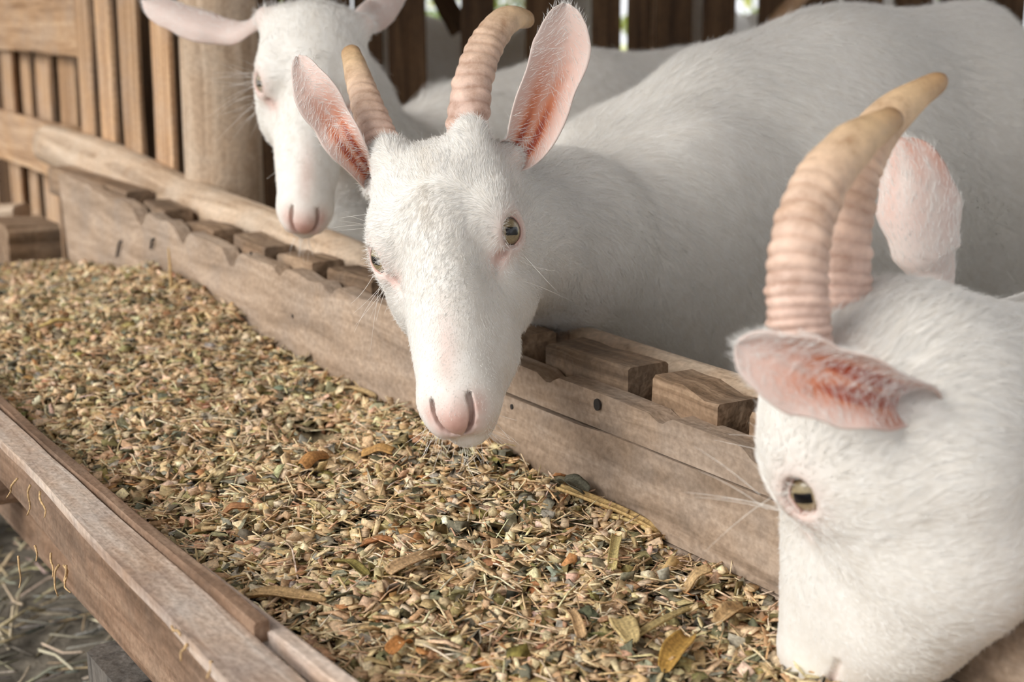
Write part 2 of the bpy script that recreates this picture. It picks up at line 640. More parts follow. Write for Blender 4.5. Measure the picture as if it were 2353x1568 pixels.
def make_fur(name, parent, V, Q, H, Bf, n, length, rad, head_frac=None, tuft=None, seed=1, zone=None):
    r_ = np.random.default_rng(seed)
    A = V[Q[:, 0]]; Bv = V[Q[:, 1]]; C = V[Q[:, 2]]; D = V[Q[:, 3]]
    nrm = np.cross(C - A, D - Bv); area = np.linalg.norm(nrm, axis=1) * 0.5
    N = nrm / np.maximum(2 * area, 1e-12)[:, None]
    cen = (A + Bv + C + D) / 4
    cp = np.array([0, 0, HC])
    vw = cp - cen; dist = np.linalg.norm(vw, axis=1); vw /= dist[:, None]
    facing = (N * vw).sum(1)
    rel = cen - cp
    dep = rel[:, 1] * CP - rel[:, 2] * SP
    uu = CX + F_PX * rel[:, 0] / np.maximum(dep, .1)
    vv = CY - F_PX * (rel[:, 1] * SP + rel[:, 2] * CP) / np.maximum(dep, .1)
    inview = (uu > -300) & (uu < 2650) & (vv > -250) & (vv < 1800) & (dep > .3)
    wgt = area * np.where(inview, np.where(facing > -0.25, 1.0, 0.25), 0.04)
    if zone is not None:
        wgt *= zone(cen)
    pr = wgt / wgt.sum()
    idx = r_.choice(len(Q), n, p=pr)
    a, b = r_.random(n), r_.random(n)
    P = (A[idx] * ((1 - a) * (1 - b))[:, None] + Bv[idx] * (a * (1 - b))[:, None] + C[idx] * (a * b)[:, None] + D[idx] * ((1 - a) * b)[:, None])
    Nn = N[idx]
    ql = H.loc(P)
    on_head = 1 / (1 + np.exp(-(ql[:, 1] + 0.085) / 0.012))
    skip = face_skip(H, P)
    qf = np.abs(ql * np.array([1, 0, 0])) + ql * np.array([0, 1, 1])
    thin = 0.75 * np.exp(-(((qf - EYE - H.eye_axis() * .012) / np.array([.018, .024, .020])) ** 2).sum(1))
    thin = np.maximum(thin, 0.8 * np.exp(-(((qf - np.array([.004, .186, -.045])) / np.array([.022, .018, .020])) ** 2).sum(1)))
    skip |= r_.random(len(P)) < thin
    P, Nn, ql, on_head = P[~skip], Nn[~skip], ql[~skip], on_head[~skip]
    n = len(P)
    hd = hair_dir_head(H, P, Nn)
    bl = (P - Bf.T) @ Bf.R
    bd = np.zeros_like(P)
    bd += -Bf.R[:, 1] * 0.9
    bd[:, 2] -= 0.75 * np.clip(np.abs(bl[:, 0]) / .10, 0, 1) + .1
    wob = np.stack([np.sin(23 * P[:, 1] + 17 * P[:, 2]), np.sin(19 * P[:, 0] + 29 * P[:, 2]), np.cos(21 * P[:, 0] - 14 * P[:, 1])], 1)
    bd += 0.35 * wob
    d = hd * on_head[:, None] + bd * (1 - on_head)[:, None]
    d -= (d * Nn).sum(1)[:, None] * Nn
    d /= np.maximum(np.linalg.norm(d, axis=1), 1e-6)[:, None]
    d += 0.17 * r_.normal(size=d.shape)
    # clumps: neighbours lean together
    cl = np.floor(P / 0.007).astype(np.int64)
    hsh = (cl[:, 0] * 73856093 ^ cl[:, 1] * 19349663 ^ cl[:, 2] * 83492791) % 100003
    crng = np.random.default_rng(5).normal(size=(100003, 3))
    d += 0.13 * crng[hsh]
    d -= (d * Nn).sum(1)[:, None] * Nn
    d /= np.maximum(np.linalg.norm(d, axis=1), 1e-6)[:, None]
    # coat length: short on the muzzle, longer on the neck and the back
    muz = np.clip((ql[:, 1] - 0.02) / 0.13, 0, 1)
    Lh = length * (0.85 - 0.55 * muz)
    Lb = length * (1.45 + 0.5 * np.clip((bl[:, 2] - .68) / .1, 0, 1))
    Lr = (Lh * on_head + Lb * (1 - on_head)) * r_.uniform(0.65, 1.25, n)
    lift = r_.uniform(0.10, 0.34, n) + 0.10 * (1 - on_head)
    if tuft is not None:
        tl, tt = tuft(P, ql, bl)
        Lr = Lr * tl; lift = lift + tt
    K = 5
    ts = np.linspace(0, 1, K)
    pts = np.zeros((n, K, 3), np.float32)
    bend = r_.normal(size=(n, 3)) * 0.12
    for j, t in enumerate(ts):
        along = d * (t * (1 - 0.10 * t)) + Nn * (lift * t * (1 - 0.45 * t))[:, None] + bend * (t * t)
        pts[:, j] = P + along * Lr[:, None] - Nn * 0.0004
    radii = rad * (1 - 0.8 * ts ** 1.5)
    tint = np.clip(r_.normal(0.10, 0.12, n) + 0.25 * np.exp(-((ql[:, 0] / .008) ** 2)) * on_head * (ql[:, 1] > -.06) * (ql[:, 1] < .03) , 0, 1)
    return strands(name, parent, pts, np.broadcast_to(radii, (n, K)) * r_.uniform(.7, 1.3, (n, 1)), FUR, tint)


def strands(name, parent, pts, radii, mat, tint=None):
    n, K, _ = pts.shape
    hc = bpy.data.hair_curves.new(name)
    hc.add_curves([K] * n)
    org = np.array(WORG[parent.name].translation) if parent is not None else np.zeros(3)
    hc.attributes['position'].data.foreach_set('vector', (pts - org).astype(np.float32).ravel())
    ra = hc.attributes.get('radius') or hc.attributes.new('radius', 'FLOAT', 'POINT')
    ra.data.foreach_set('value', np.ascontiguousarray(radii, dtype=np.float32).ravel())
    if tint is not None:
        ta = hc.attributes.new('tint', 'FLOAT', 'CURVE')
        ta.data.foreach_set('value', np.asarray(tint, np.float32))
    hc.materials.append(mat)
    o = bpy.data.objects.new(name, hc)
    COL.objects.link(o)
    if parent is not None:
        o.parent = parent
    o['kind'] = 'stuff'
    return o


# ------------------------------------------------------------------ horns, ears, eyes
def spline(pts, n):
    """Catmull-Rom through the points, n samples"""
    P = np.array(pts, float)
    P = np.vstack([2 * P[0] - P[1], P, 2 * P[-1] - P[-2]])
    m = len(P) - 3
    out = []
    for t in np.linspace(0, m, n):
        i = min(int(t), m - 1); f = t - i
        p0, p1, p2, p3 = P[i:i + 4]
        out.append(0.5 * ((2 * p1) + (p2 - p0) * f + (2 * p0 - 5 * p1 + 4 * p2 - p3) * f * f + (3 * p1 - p0 - 3 * p2 + p3) * f ** 3))
    return np.array(out)


def grid_faces(n, m, closed=True):
    i, j = np.meshgrid(np.arange(n - 1), np.arange(m if closed else m - 1), indexing='ij')
    a = i * m + j; b = i * m + (j + 1) % m
    return np.stack([a, b, b + m, a + m], -1).reshape(-1, 4)


def sweep(C, rad, m=24, side0=(1, 0, 0), flat=1.0, mod=None):
    """tube along the points C with radius rad[i]; mod(i, ang) scales the radius"""
    n = len(C)
    T = np.gradient(C, axis=0); T /= np.linalg.norm(T, axis=1)[:, None]
    s = np.array(side0, float); V = np.zeros((n, m, 3))
    ang = np.linspace(0, 2 * math.pi, m, endpoint=False)
    for i in range(n):
        s = s - (s @ T[i]) * T[i]; s /= np.linalg.norm(s)
        q = np.cross(T[i], s)
        r = np.full(m, rad[i])
        if mod is not None:
            r = r * mod(i / (n - 1), ang)
        V[i] = C[i] + (np.cos(ang) * r)[:, None] * s + (np.sin(ang) * r * flat)[:, None] * q
    return V


def tube_mesh(Vg):
    n, m, _ = Vg.shape
    V = np.vstack([Vg.reshape(-1, 3), Vg[0].mean(0)[None], Vg[-1].mean(0)[None]])
    F = grid_faces(n, m).tolist()
    F += [[(j + 1) % m, j, n * m] for j in range(m)]
    F += [[(n - 1) * m + j, (n - 1) * m + (j + 1) % m, n * m + 1] for j in range(m)]
    return V, F


def horn_mat():
    m, nt, b = new_mat('horn')
    ao = nd(nt, 'ShaderNodeAttribute', attribute_name='along')
    rg = nd(nt, 'ShaderNodeAttribute', attribute_name='ring')
    tc = nd(nt, 'ShaderNodeTexCoord')
    n = nd(nt, 'ShaderNodeTexNoise', i_Scale=55.0, i_Detail=6.0, i_Roughness=0.7)
    nt.links.new(tc.outputs['Object'], n.inputs[0])
    base = ramp(nt, [(0.0, (0.68, 0.49, 0.42)), (0.25, (0.64, 0.46, 0.38)), (0.6, (0.64, 0.46, 0.34)), (0.85, (0.64, 0.45, 0.27)), (1.0, (0.36, 0.21, 0.10))], ao.outputs['Fac'])
    v = ramp(nt, [(0.33, (0.74, 0.67, 0.62)), (0.5, (1, 1, 1)), (0.66, (1.2, 1.2, 1.19))], n.outputs[0])
    c = mixc(nt, 1.0, base.outputs[0], v.outputs[0], 'MULTIPLY')
    rr = ramp(nt, [(0.0, (0.74, 0.64, 0.58)), (0.5, (1, 1, 1)), (1.0, (1.18, 1.17, 1.14))], rg.outputs['Fac'])
    c = mixc(nt, 0.75, c, mixc(nt, 1.0, c, rr.outputs[0], 'MULTIPLY'))
    n2 = nd(nt, 'ShaderNodeTexNoise', i_Scale=220.0, i_Detail=4.0, i_Roughness=0.7)
    nt.links.new(tc.outputs['Object'], n2.inputs[0])
    nt.links.new(c, b.inputs['Base Color'])
    b.inputs['Roughness'].default_value = 0.5
    bp = nd(nt, 'ShaderNodeBump'); bp.inputs['Strength'].default_value = 0.35; bp.inputs['Distance'].default_value = 0.002
    nt.links.new(n2.outputs[0], bp.inputs['Height']); nt.links.new(bp.outputs[0], b.inputs['Normal'])
    return m


HORN = horn_mat()


def make_horn(root, pts, radii, label=None, rings=23, ring_amp=0.115, smooth_from=0.75, side0=(1, 0, 0), flat=0.85, seed=0):
    n, m = 150, 30
    C = spline(pts, n)
    l = np.linspace(0, 1, n)
    rad = np.interp(l, np.linspace(0, 1, len(radii)), radii)
    tip = np.clip((l - 0.965) / 0.035, 0, 1)
    rad = rad * np.sqrt(np.maximum(1 - tip * tip * 0.93, 0.02))
    rr = np.random.default_rng(seed)
    ph = rr.uniform(0, 6.28, 6)
    def ringf(x, ang):
        f = x * rings + 0.18 * np.sin(ang + ph[0]) + 0.12 * np.sin(2 * ang + ph[1]) + 0.35 * np.sin(9 * x + ph[2])
        g = np.abs(np.sin(math.pi * f)) ** 0.8 * (0.75 + 0.25 * np.sin(2.3 * np.floor(f) + ang))
        return g
    fade = lambda x: np.clip((smooth_from - x) / 0.18, 0, 1) * np.clip(x / 0.05, 0.4, 1)
    def mod(x, ang):
        keel = 1 + 0.07 * np.cos(ang - 1.2) + 0.03 * np.cos(2 * ang)
        nz = 1 + 0.015 * np.sin(31 * x + 3 * ang + ph[3]) + 0.012 * np.sin(57 * x - 2 * ang + ph[4])
        return keel * nz * (1 + ring_amp * fade(x) * (ringf(x, ang) - 0.55))
    Vg = sweep(C, rad, m, side0, flat, mod)
    V, F = tube_mesh(Vg)
    ang = np.linspace(0, 2 * math.pi, m, endpoint=False)
    ring = np.concatenate([np.array([0.5 + fade(x) * (ringf(x, ang) - 0.5) for x in l]).ravel(), [0.5, 0.5]])
    along = np.concatenate([np.repeat(l, m), [0, 1]])
    o = mesh_obj('horn', V, F, HORN, root, True, {'along': ('FLOAT', along), 'ring': ('FLOAT', ring)})
    if label: o['label'] = label
    return o


def ear_mat():
    m, nt, b = new_mat('ear_skin')
    a = nd(nt, 'ShaderNodeAttribute', attribute_name='pink')
    tc = nd(nt, 'ShaderNodeTexCoord')
    n = nd(nt, 'ShaderNodeTexNoise', i_Scale=45.0, i_Detail=5.0, i_Roughness=0.7)
    nt.links.new(tc.outputs['Object'], n.inputs[0])
    ad = nd(nt, 'ShaderNodeMath', operation='MULTIPLY_ADD'); ad.inputs[1].default_value = 0.22; ad.inputs[2].default_value = -0.11
    nt.links.new(n.outputs[0], ad.inputs[0])
    ad2 = nd(nt, 'ShaderNodeMath', operation='ADD'); nt.links.new(ad.outputs[0], ad2.inputs[0]); nt.links.new(a.outputs['Fac'], ad2.inputs[1])
    r = ramp(nt, [(0.0, (0.84, 0.78, 0.73)), (0.25, (0.80, 0.64, 0.58)), (0.55, (0.76, 0.46, 0.37)), (0.85, (0.66, 0.24, 0.13)), (1.0, (0.42, 0.09, 0.05))], ad2.outputs[0])
    nt.links.new(r.outputs[0], b.inputs['Base Color'])
    b.inputs['Roughness'].default_value = 0.55
    tl = nd(nt, 'ShaderNodeBsdfTranslucent'); nt.links.new(r.outputs[0], tl.inputs[0])
    mx = nd(nt, 'ShaderNodeMixShader'); mx.inputs[0].default_value = 0.22
    nt.links.new(b.outputs[0], mx.inputs[1]); nt.links.new(tl.outputs[0], mx.inputs[2])
    nt.links.new(mx.outputs[0], nt.nodes['Material Output'].inputs[0])
    return m


EARM = ear_mat()


def make_ear(root, pts, face, half_w, cup=((0, 2.3), (.2, 1.7), (.45, 1.0), (.8, .7), (1, .5)),
             prof=((0, .55), (.15, .62), (.35, .82), (.55, .98), (.68, 1.0), (.82, .86), (.92, .6), (.97, .36), (1, .06)),
             inner=1.0, outer_pink=0.12, n_fur=2600, seed=3, twist=0.0, blotch=0.0, fur_len=.009, label=None):
    """pts: midline root to tip; face: the way the hollow side looks; half_w: greatest half width"""
    n, m = 44, 25
    C = spline(pts, n)
    T = np.gradient(C, axis=0); T /= np.linalg.norm(T, axis=1)[:, None]
    l = np.linspace(0, 1, n)
    a = half_w * np.interp(l, *zip(*prof)); phi = np.interp(l, *zip(*cup))
    face = np.array(face, float)
    if face.ndim == 1:
        face = np.stack([face, face])
    w = np.linspace(-1, 1, m)
    In = np.zeros((n, m, 3)); Out = np.zeros((n, m, 3)); S = np.zeros((n, 3)); NN = np.zeros((n, 3))
    for i in range(n):
        fv = face[0] * (1 - l[i]) + face[1] * l[i]
        f = fv - (fv @ T[i]) * T[i]; f /= np.linalg.norm(f)
        s = np.cross(T[i], f)
        if twist:
            c, q = math.cos(twist * l[i]), math.sin(twist * l[i])
            f, s = f * c + s * q, s * c - f * q
        rho = a[i] / phi[i]
        In[i] = C[i] + (rho * np.sin(phi[i] * w))[:, None] * s + (rho * (1 - np.cos(phi[i] * w)))[:, None] * f
        nrm = np.cos(phi[i] * w)[:, None] * f - np.sin(phi[i] * w)[:, None] * s
        # a ridge of gristle and an irregular rim
        In[i] += (0.0016 * np.sin(5 * l[i] + 2.5 * w) * (1 - w * w))[:, None] * nrm
        In[i] += (0.0012 * np.sin(22 * l[i] + seed) * (np.abs(w) ** 4) * np.sign(w))[:, None] * s
        th = 0.0012 + 0.0022 * (1 - np.abs(w) ** 3) * (1 - 0.6 * l[i])
        Out[i] = In[i] - nrm * th[:, None]
        S[i], NN[i] = s, f
    ring = np.concatenate([In, Out[:, ::-1]], 1)      # closed cross-section
    mm = 2 * m
    V = ring.reshape(-1, 3)
    F = grid_faces(n, mm)
    caps = [[k for k in range(mm)][::-1], [(n - 1) * mm + k for k in range(mm)]]
    L, Wd = np.meshgrid(l, w, indexing='ij')
    pin = inner * (0.42 + 0.70 * np.exp(-((L - .38) / .27) ** 2) * (np.exp(-((Wd - .28) / .22) ** 2) + 0.9 * np.exp(-((Wd + .28) / .26) ** 2)) + 0.35 * np.exp(-(L / .2) ** 2)) * (1 - 0.55 * np.abs(Wd) ** 5)
    pin = pin * (1 - 0.45 * np.clip((L - .7) / .3, 0, 1))
    po = outer_pink + blotch * np.clip((L - .45) / .4, 0, 1) * (0.5 + 0.5 * np.sin(9 * L + 4 * Wd) * np.cos(6 * Wd + 2))
    pk = np.concatenate([pin, po[:, ::-1]], 1).ravel()
    o = mesh_obj('ear', V, F.tolist() + caps, EARM, root, True, {'pink': ('FLOAT', pk)})
    if label: o['label'] = label
    # coat of the ear: fine hairs over the back and rim, long wisps from the front rim across the hollow
    r_ = np.random.default_rng(seed)
    li = r_.beta(1.2, 1.1, n_fur); wi = r_.uniform(-1, 1, n_fur); out = r_.random(n_fur) < 0.5
    fi = li * (n - 1); i0 = np.minimum(fi.astype(int), n - 2); fr = (fi - i0)[:, None]
    wj = (wi + 1) / 2 * (m - 1); j0 = np.minimum(wj.astype(int), m - 2); fj = (wj - j0)[:, None]
    def samp(G):
        return (G[i0, j0] * (1 - fr) * (1 - fj) + G[i0 + 1, j0] * fr * (1 - fj) + G[i0, j0 + 1] * (1 - fr) * fj + G[i0 + 1, j0 + 1] * fr * fj)
    Pi, Po = samp(In), samp(Out)
    P = np.where(out[:, None], Po, Pi)
    nv = Pi - Po; nv /= np.linalg.norm(nv, axis=1)[:, None]
    nv = np.where(out[:, None], -nv, nv)
    Td = T[i0]; Sd = samp(np.gradient(In, axis=1)); Sd /= np.linalg.norm(Sd, axis=1)[:, None]
    edge = np.abs(wi) ** 2
    d = np.where(out[:, None], Td + 0.25 * r_.normal(size=P.shape), Td * 0.75 - Sd * (np.sign(wi) * (0.9 - .3 * li))[:, None] + 0.25 * r_.normal(size=P.shape))
    d /= np.linalg.norm(d, axis=1)[:, None]
    Lr = fur_len * np.where(out, 0.7, np.where(r_.random(n_fur) < .22, 2.3, 0.8) * (1 - .55 * li)) * r_.uniform(.6, 1.2, n_fur)
    K = 5
    pts_ = np.zeros((n_fur, K, 3))
    for j, t in enumerate(np.linspace(0, 1, K)):
        pts_[:, j] = P + (d * t + nv * (0.30 * t * (1 - .3 * t))) * Lr[:, None]
    rad = 0.00012 * (1 - 0.8 * np.linspace(0, 1, K) ** 1.5)
    strands('ear_fur', root, pts_, np.broadcast_to(rad, (n_fur, K)), FUR, np.full(n_fur, .05))
    return o


def eye_mat():
    m, nt, b = new_mat('goat_eye')
    tc = nd(nt, 'ShaderNodeTexCoord')
    sp = nd(nt, 'ShaderNodeSeparateXYZ'); nt.links.new(tc.outputs['Object'], sp.inputs[0])
    def mth(op, a, b_=None, c=None):
        n = nd(nt, 'ShaderNodeMath', operation=op)
        for i, v in enumerate((a, b_, c)):
            if v is None: continue
            if isinstance(v, (int, float)): n.inputs[i].default_value = v
            else: nt.links.new(v, n.inputs[i])
        return n.outputs[0]
    x, y = sp.outputs[0], sp.outputs[1]
    # slot pupil: rounded box
    dx = mth('MAXIMUM', mth('SUBTRACT', mth('ABSOLUTE', x), 0.0050), 0.0)
    dy = mth('MAXIMUM', mth('SUBTRACT', mth('ABSOLUTE', y), 0.0022), 0.0)
    dd = mth('SQRT', mth('ADD', mth('MULTIPLY', dx, dx), mth('MULTIPLY', dy, dy)))
    pup = mth('SMOOTH_MIN', 1.0, mth('MAXIMUM', 0.0, mth('MULTIPLY_ADD', dd, 1600.0, -1.6)), 0.1)
    rr = mth('SQRT', mth('ADD', mth('MULTIPLY', x, x), mth('MULTIPLY', y, y)))
    n = nd(nt, 'ShaderNodeTexNoise', i_Scale=500.0, i_Detail=4.0)
    nt.links.new(tc.outputs['Object'], n.inputs[0])
    iris = ramp(nt, [(0.0, (0.24, 0.19, 0.11)), (0.62, (0.33, 0.265, 0.155)), (0.80, (0.22, 0.155, 0.085)), (0.88, (0.05, 0.03, 0.02)), (1.0, (0.12, 0.07, 0.055))], mth('MULTIPLY', rr, 1 / 0.0130))
    nv = ramp(nt, [(0.3, (0.75, 0.75, 0.75)), (0.7, (1.2, 1.2, 1.2))], n.outputs[0])
    c = mixc(nt, 1.0, iris.outputs[0], nv.outputs[0], 'MULTIPLY')
    c = mixc(nt, pup, (0.004, 0.004, 0.006), c)
    nt.links.new(c, b.inputs['Base Color'])
    b.inputs['Roughness'].default_value = 0.3
    b.inputs['Coat Weight'].default_value = 0.5
    b.inputs['Coat Roughness'].default_value = 0.02
    return m


EYEM = eye_mat()
LID = plain('eyelid_skin', (0.62, 0.36, 0.31), 0.45)
LASH = fur_mat('pale_lash', (0.9, 0.86, 0.8), (0.95, 0.92, 0.88))


def make_eye(root, H, sx, slot_dir=None, seed=0, gaze=None):
    ax = H.eye_axis() * np.array([sx, 1, 1]); c = H.w1(*(H.eye_pos() * np.array([sx, 1, 1])))
    az = H.R @ ax
    R_ = EYE_R * H.S
    gz = az if gaze is None else np.array(gaze, float) / np.linalg.norm(gaze)
    nose = H.R[:, 1] - 0.45 * H.R[:, 2]
    sd = np.array(slot_dir if slot_dir is not None else np.cross(az, (0, 0, 1)), float)
    def ortho(v, n_):
        v = v - (v @ n_) * n_
        return v / np.linalg.norm(v)
    xs = ortho(sd, gz); ys = np.cross(gz, xs)
    nl, nm = 24, 32
    th = np.linspace(0, math.pi, nl); ph = np.linspace(0, 2 * math.pi, nm, endpoint=False)
    Vb = np.array([[R_ * math.sin(t) * math.cos(p), R_ * math.sin(t) * math.sin(p), R_ * math.cos(t)] for t in th for p in ph])
    local_obj('eye', Vb, grid_faces(nl, nm).tolist(), EYEM, np.stack([xs, ys, gz], 1), c, root)
    # lids: a skin band from the almond opening out into the brow, its sharp corner towards the nose
    lx = ortho(nose, az); ly = np.cross(az, lx)
    if ly @ H.R[:, 2] < 0: ly = -ly
    N = 56
    rings = [(1.0, -.0012, .95), (1.0, .0008, .85), (1.10, .0014, .60), (1.32, .0012, .45), (1.60, -.0006, .35), (1.95, -.0050, .3)]
    Vr = np.zeros((len(rings), N, 3)); pk = np.zeros((len(rings), N)); C = np.zeros((N, 3))
    for i, (sc_, dr, p_) in enumerate(rings):
        for k in range(N):
            t = 2 * math.pi * k / N
            up_ = math.sin(t) > 0
            x = 0.0108 * math.cos(t); y = (0.0088 if up_ else 0.0094) * math.sin(t)
            if math.cos(t) > 0.35:
                q = (math.cos(t) - .35) / .65
                x += 0.0050 * q ** 2; y = y * (1 - .45 * q) - 0.0012 * q
            ko = 1 + (H.eye_open - 1) * (1 - i / 7)
            x *= sc_ * H.S * ko; y *= sc_ * H.S * ko
            rr_ = (EYE_R + dr + (.0008 if up_ and i in (2, 3) else 0)) * H.S
            z = math.sqrt(max(rr_ ** 2 - x * x - y * y, (0.002 * H.S) ** 2))
            Vr[i, k] = c + lx * x + ly * y + az * z
            pk[i, k] = p_
            if i == 1: C[k] = Vr[i, k]
    F = grid_faces(len(rings), N)
    if sx * 1 > 0: F = F[:, ::-1]
    mesh_obj('eyelid', Vr.reshape(-1, 3), F, SKIN, root, True, {'pink': ('FLOAT', pk.ravel()), 'cream': ('FLOAT', 0 * pk.ravel())})
    # lashes
    r_ = np.random.default_rng(seed + 5)
    n = 70
    k = (r_.random(n) * N * .46 + N * .03).astype(int)
    P = C[k]; o_ = P - c; o_ /= np.linalg.norm(o_, axis=1)[:, None]
    pts = np.zeros((n, 4, 3)); Lr = r_.uniform(.006, .013, n)
    dv = o_ * .7 + ly * .5 + r_.normal(size=(n, 3)) * .25
    for j, t in enumerate((0, .33, .66, 1)):
        pts[:, j] = P + dv * (t * Lr)[:, None] - ly * (0.003 * t * t)
    strands('eyelashes', root, pts, np.broadcast_to(np.array([.00018, .00014, .0001, .00004]), (n, 4)), LASH, np.full(n, .05))


def whiskers(root, H, spots, seed=1, n=14, ln=.05):
    r_ = np.random.default_rng(seed)
    pts = []
    for (p, d, k, L_) in spots:
        for _ in range(k):
            b = H.w1(*(np.array(p) + r_.normal(size=3) * .006))
            dv = H.R @ (np.array(d) + r_.normal(size=3) * .28); dv /= np.linalg.norm(dv)
            L = L_ * r_.uniform(.6, 1.3); bend = r_.normal(size=3) * .2 + np.array([0, 0, -.2])
            pts.append([b + dv * L * t + bend * L * t * t * .5 for t in (0, .25, .5, .75, 1)])
    pts = np.array(pts)
    strands('whiskers', root, pts, np.broadcast_to(np.array([.00016, .00014, .00012, .00009, .00004]), (len(pts), 5)), LASH, np.full(len(pts), .0))


def make_goat(name, label, H, shoulder, hip, withers=.80, neck_mid=None, neck_r=(.062, .088, .135), hh=.0025, hb=.007, group=None, face=True, neck_base=.60, throat=None):
    sh, hp = np.array([*shoulder, 0.0]), np.array([*hip, 0.0])
    fwd = sh - hp; L = float(np.linalg.norm(fwd)); fwd /= L
    R = np.stack([np.cross(fwd, (0, 0, 1)), fwd, (0, 0, 1)], 1)
    Bf = Frame(R, sh, 1.0)
    root = empty(name, sh)
    tag(root, label, 'goat', group)
    bp = body_prims(Bf, H, H.S, neck_mid, neck_r, withers, L, neck_base, throat)
    hp_, hc_ = head_prims(H), (head_cuts(H) if face else [])
    allp = hp_ + bp + hc_
    hcen = H.w1(0, .035, -.02); hr = .178 * H.S
    Vh, Qh = net(allp, hcen - hr - .03, hcen + hr + .03, hh)
    ex = np.array([Bf.w1(x, y, z) for x in (-.24, .24) for y in (.3, -L - .3) for z in (-.02, withers + .12)] + [hcen - hr, hcen + hr])
    Vb, Qb = net(hp_ + bp, ex.min(0), ex.max(0), hb)
    dh = np.linalg.norm(Vh[Qh].mean(1) - hcen, axis=1); db = np.linalg.norm(Vb[Qb].mean(1) - hcen, axis=1)
    Qh, Qb = Qh[dh < hr + .004], Qb[db > hr - .002]
    V = np.vstack([Vh, Vb]); Q = np.vstack([Qh, Qb + len(Vh)])
    use = np.unique(Q); re = np.full(len(V), -1); re[use] = np.arange(len(use))
    V, Q = V[use], re[Q]
    pk = head_pink(H, V)
    o = mesh_obj('body', V, Q, SKIN, root, True, {'pink': ('FLOAT', pk), 'cream': ('FLOAT', np.zeros(len(V)))})
    return root, V, Q, Bf


import time as _t
_t0 = _t.time()
def log(m): print('[%.1f s] %s' % (_t.time() - _t0, m))


# ------------------------------------------------------------------ timber
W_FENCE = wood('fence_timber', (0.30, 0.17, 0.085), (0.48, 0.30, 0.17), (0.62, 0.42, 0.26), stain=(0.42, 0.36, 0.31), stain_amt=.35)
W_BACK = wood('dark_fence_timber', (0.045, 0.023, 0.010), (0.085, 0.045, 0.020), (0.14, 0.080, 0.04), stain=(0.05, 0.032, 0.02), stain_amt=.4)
W_TROUGH = wood('trough_timber', (0.25, 0.180, 0.125), (0.37, 0.275, 0.20), (0.47, 0.365, 0.28), grain=(5, 70, 40), stain=(0.30, 0.255, 0.22), stain_amt=.55)
W_BLOCK = wood('block_timber', (0.15, 0.095, 0.055), (0.27, 0.18, 0.115), (0.40, 0.285, 0.19), stain=(0.15, 0.12, 0.095), stain_amt=.6)
W_POLE = wood('pole_timber', (0.31, 0.215, 0.14), (0.48, 0.355, 0.25), (0.61, 0.48, 0.36), grain=(3, 40, 40), stain=(0.55, 0.48, 0.40), stain_amt=.45)
W_RAIL = wood('rail_timber', (0.40, 0.27, 0.19), (0.60, 0.46, 0.36), (0.70, 0.59, 0.50), grain=(4, 60, 60), stain=(0.42, 0.40, 0.40), stain_amt=.45)
W_RUST = wood('brown_board_timber', (0.15, 0.09, 0.055), (0.25, 0.155, 0.10), (0.35, 0.235, 0.16), grain=(5, 50, 50), stain=(0.17, 0.13, 0.10), stain_amt=.5)
W_GREY = wood('grey_timber', (0.07, 0.062, 0.055), (0.12, 0.108, 0.095), (0.19, 0.17, 0.15), grain=(5, 70, 70), stain=(0.10, 0.095, 0.09), stain_amt=.4)
W_CRACK = plain('crack_dark', (0.02, 0.015, 0.012), .9)


def plank(name, p0, p1, w, h, mat, parent=None, up=(0, 0, 1), wob=.0012, seg=8, chamf=.12, seed=None, twist=0.0, taper=1.0):
    """a sawn board from p0 to p1 (axis), w across, h along up"""
    r_ = np.random.default_rng(seed if seed is not None else int(rng.integers(1 << 30)))
    p0, p1 = np.array(p0, float), np.array(p1, float)
    L = np.linalg.norm(p1 - p0); x = (p1 - p0) / L
    z = np.array(up, float); z -= z @ x * x; z /= np.linalg.norm(z)
    y = np.cross(z, x)
    c = min(w, h) * chamf
    prof = np.array([(-w / 2 + c, -h / 2), (w / 2 - c, -h / 2), (w / 2, -h / 2 + c), (w / 2, h / 2 - c), (w / 2 - c, h / 2), (-w / 2 + c, h / 2), (-w / 2, h / 2 - c), (-w / 2, -h / 2 + c)])
    V = []
    wy = np.cumsum(r_.normal(size=seg + 1)) * wob; wz = np.cumsum(r_.normal(size=seg + 1)) * wob
    wy -= wy.mean(); wz -= wz.mean()
    for i in range(seg + 1):
        t = i / seg
        k = 1 + (taper - 1) * t
        for a, b in prof:
            V.append((t * L, a * k + wy[i] + r_.normal() * wob * .4, b * k + wz[i] + r_.normal() * wob * .4))
    F = grid_faces(seg + 1, 8).tolist() + [[7, 6, 5, 4, 3, 2, 1, 0], [seg * 8 + j for j in range(8)]]
    return local_obj(name, np.array(V), F, mat, np.stack([x, y, z], 1), p0, parent, smooth=False)


def log_(name, pts, radii, mat, parent=None, m=20, n=40, seed=0, knob=.04):
    """a round pole through pts; the object's x runs along it so the grain does too"""
    p0, p1 = np.array(pts[0], float), np.array(pts[-1], float)
    x = (p1 - p0) / np.linalg.norm(p1 - p0)
    z = np.array((0, 0, 1.0)) if abs(x[2]) < .9 else np.array((0, 1.0, 0)); z -= z @ x * x; z /= np.linalg.norm(z)
    R = np.stack([x, np.cross(z, x), z], 1)
    C = (spline(pts, n) - p0) @ R
    rad = np.interp(np.linspace(0, 1, n), np.linspace(0, 1, len(radii)), radii)
    ph = np.random.default_rng(seed).uniform(0, 6.28, 5)
    mod = lambda t, a: 1 + knob * np.sin(2 * a + ph[0] + 2 * t) + knob * .6 * np.sin(3 * a + 11 * t + ph[1]) + knob * .5 * np.sin(23 * t + a + ph[2])
    V, F = tube_mesh(sweep(C, rad, m, (0, 1, 0), 1.0, mod))
    return local_obj(name, V, F, mat, R, p0, parent, smooth=True)


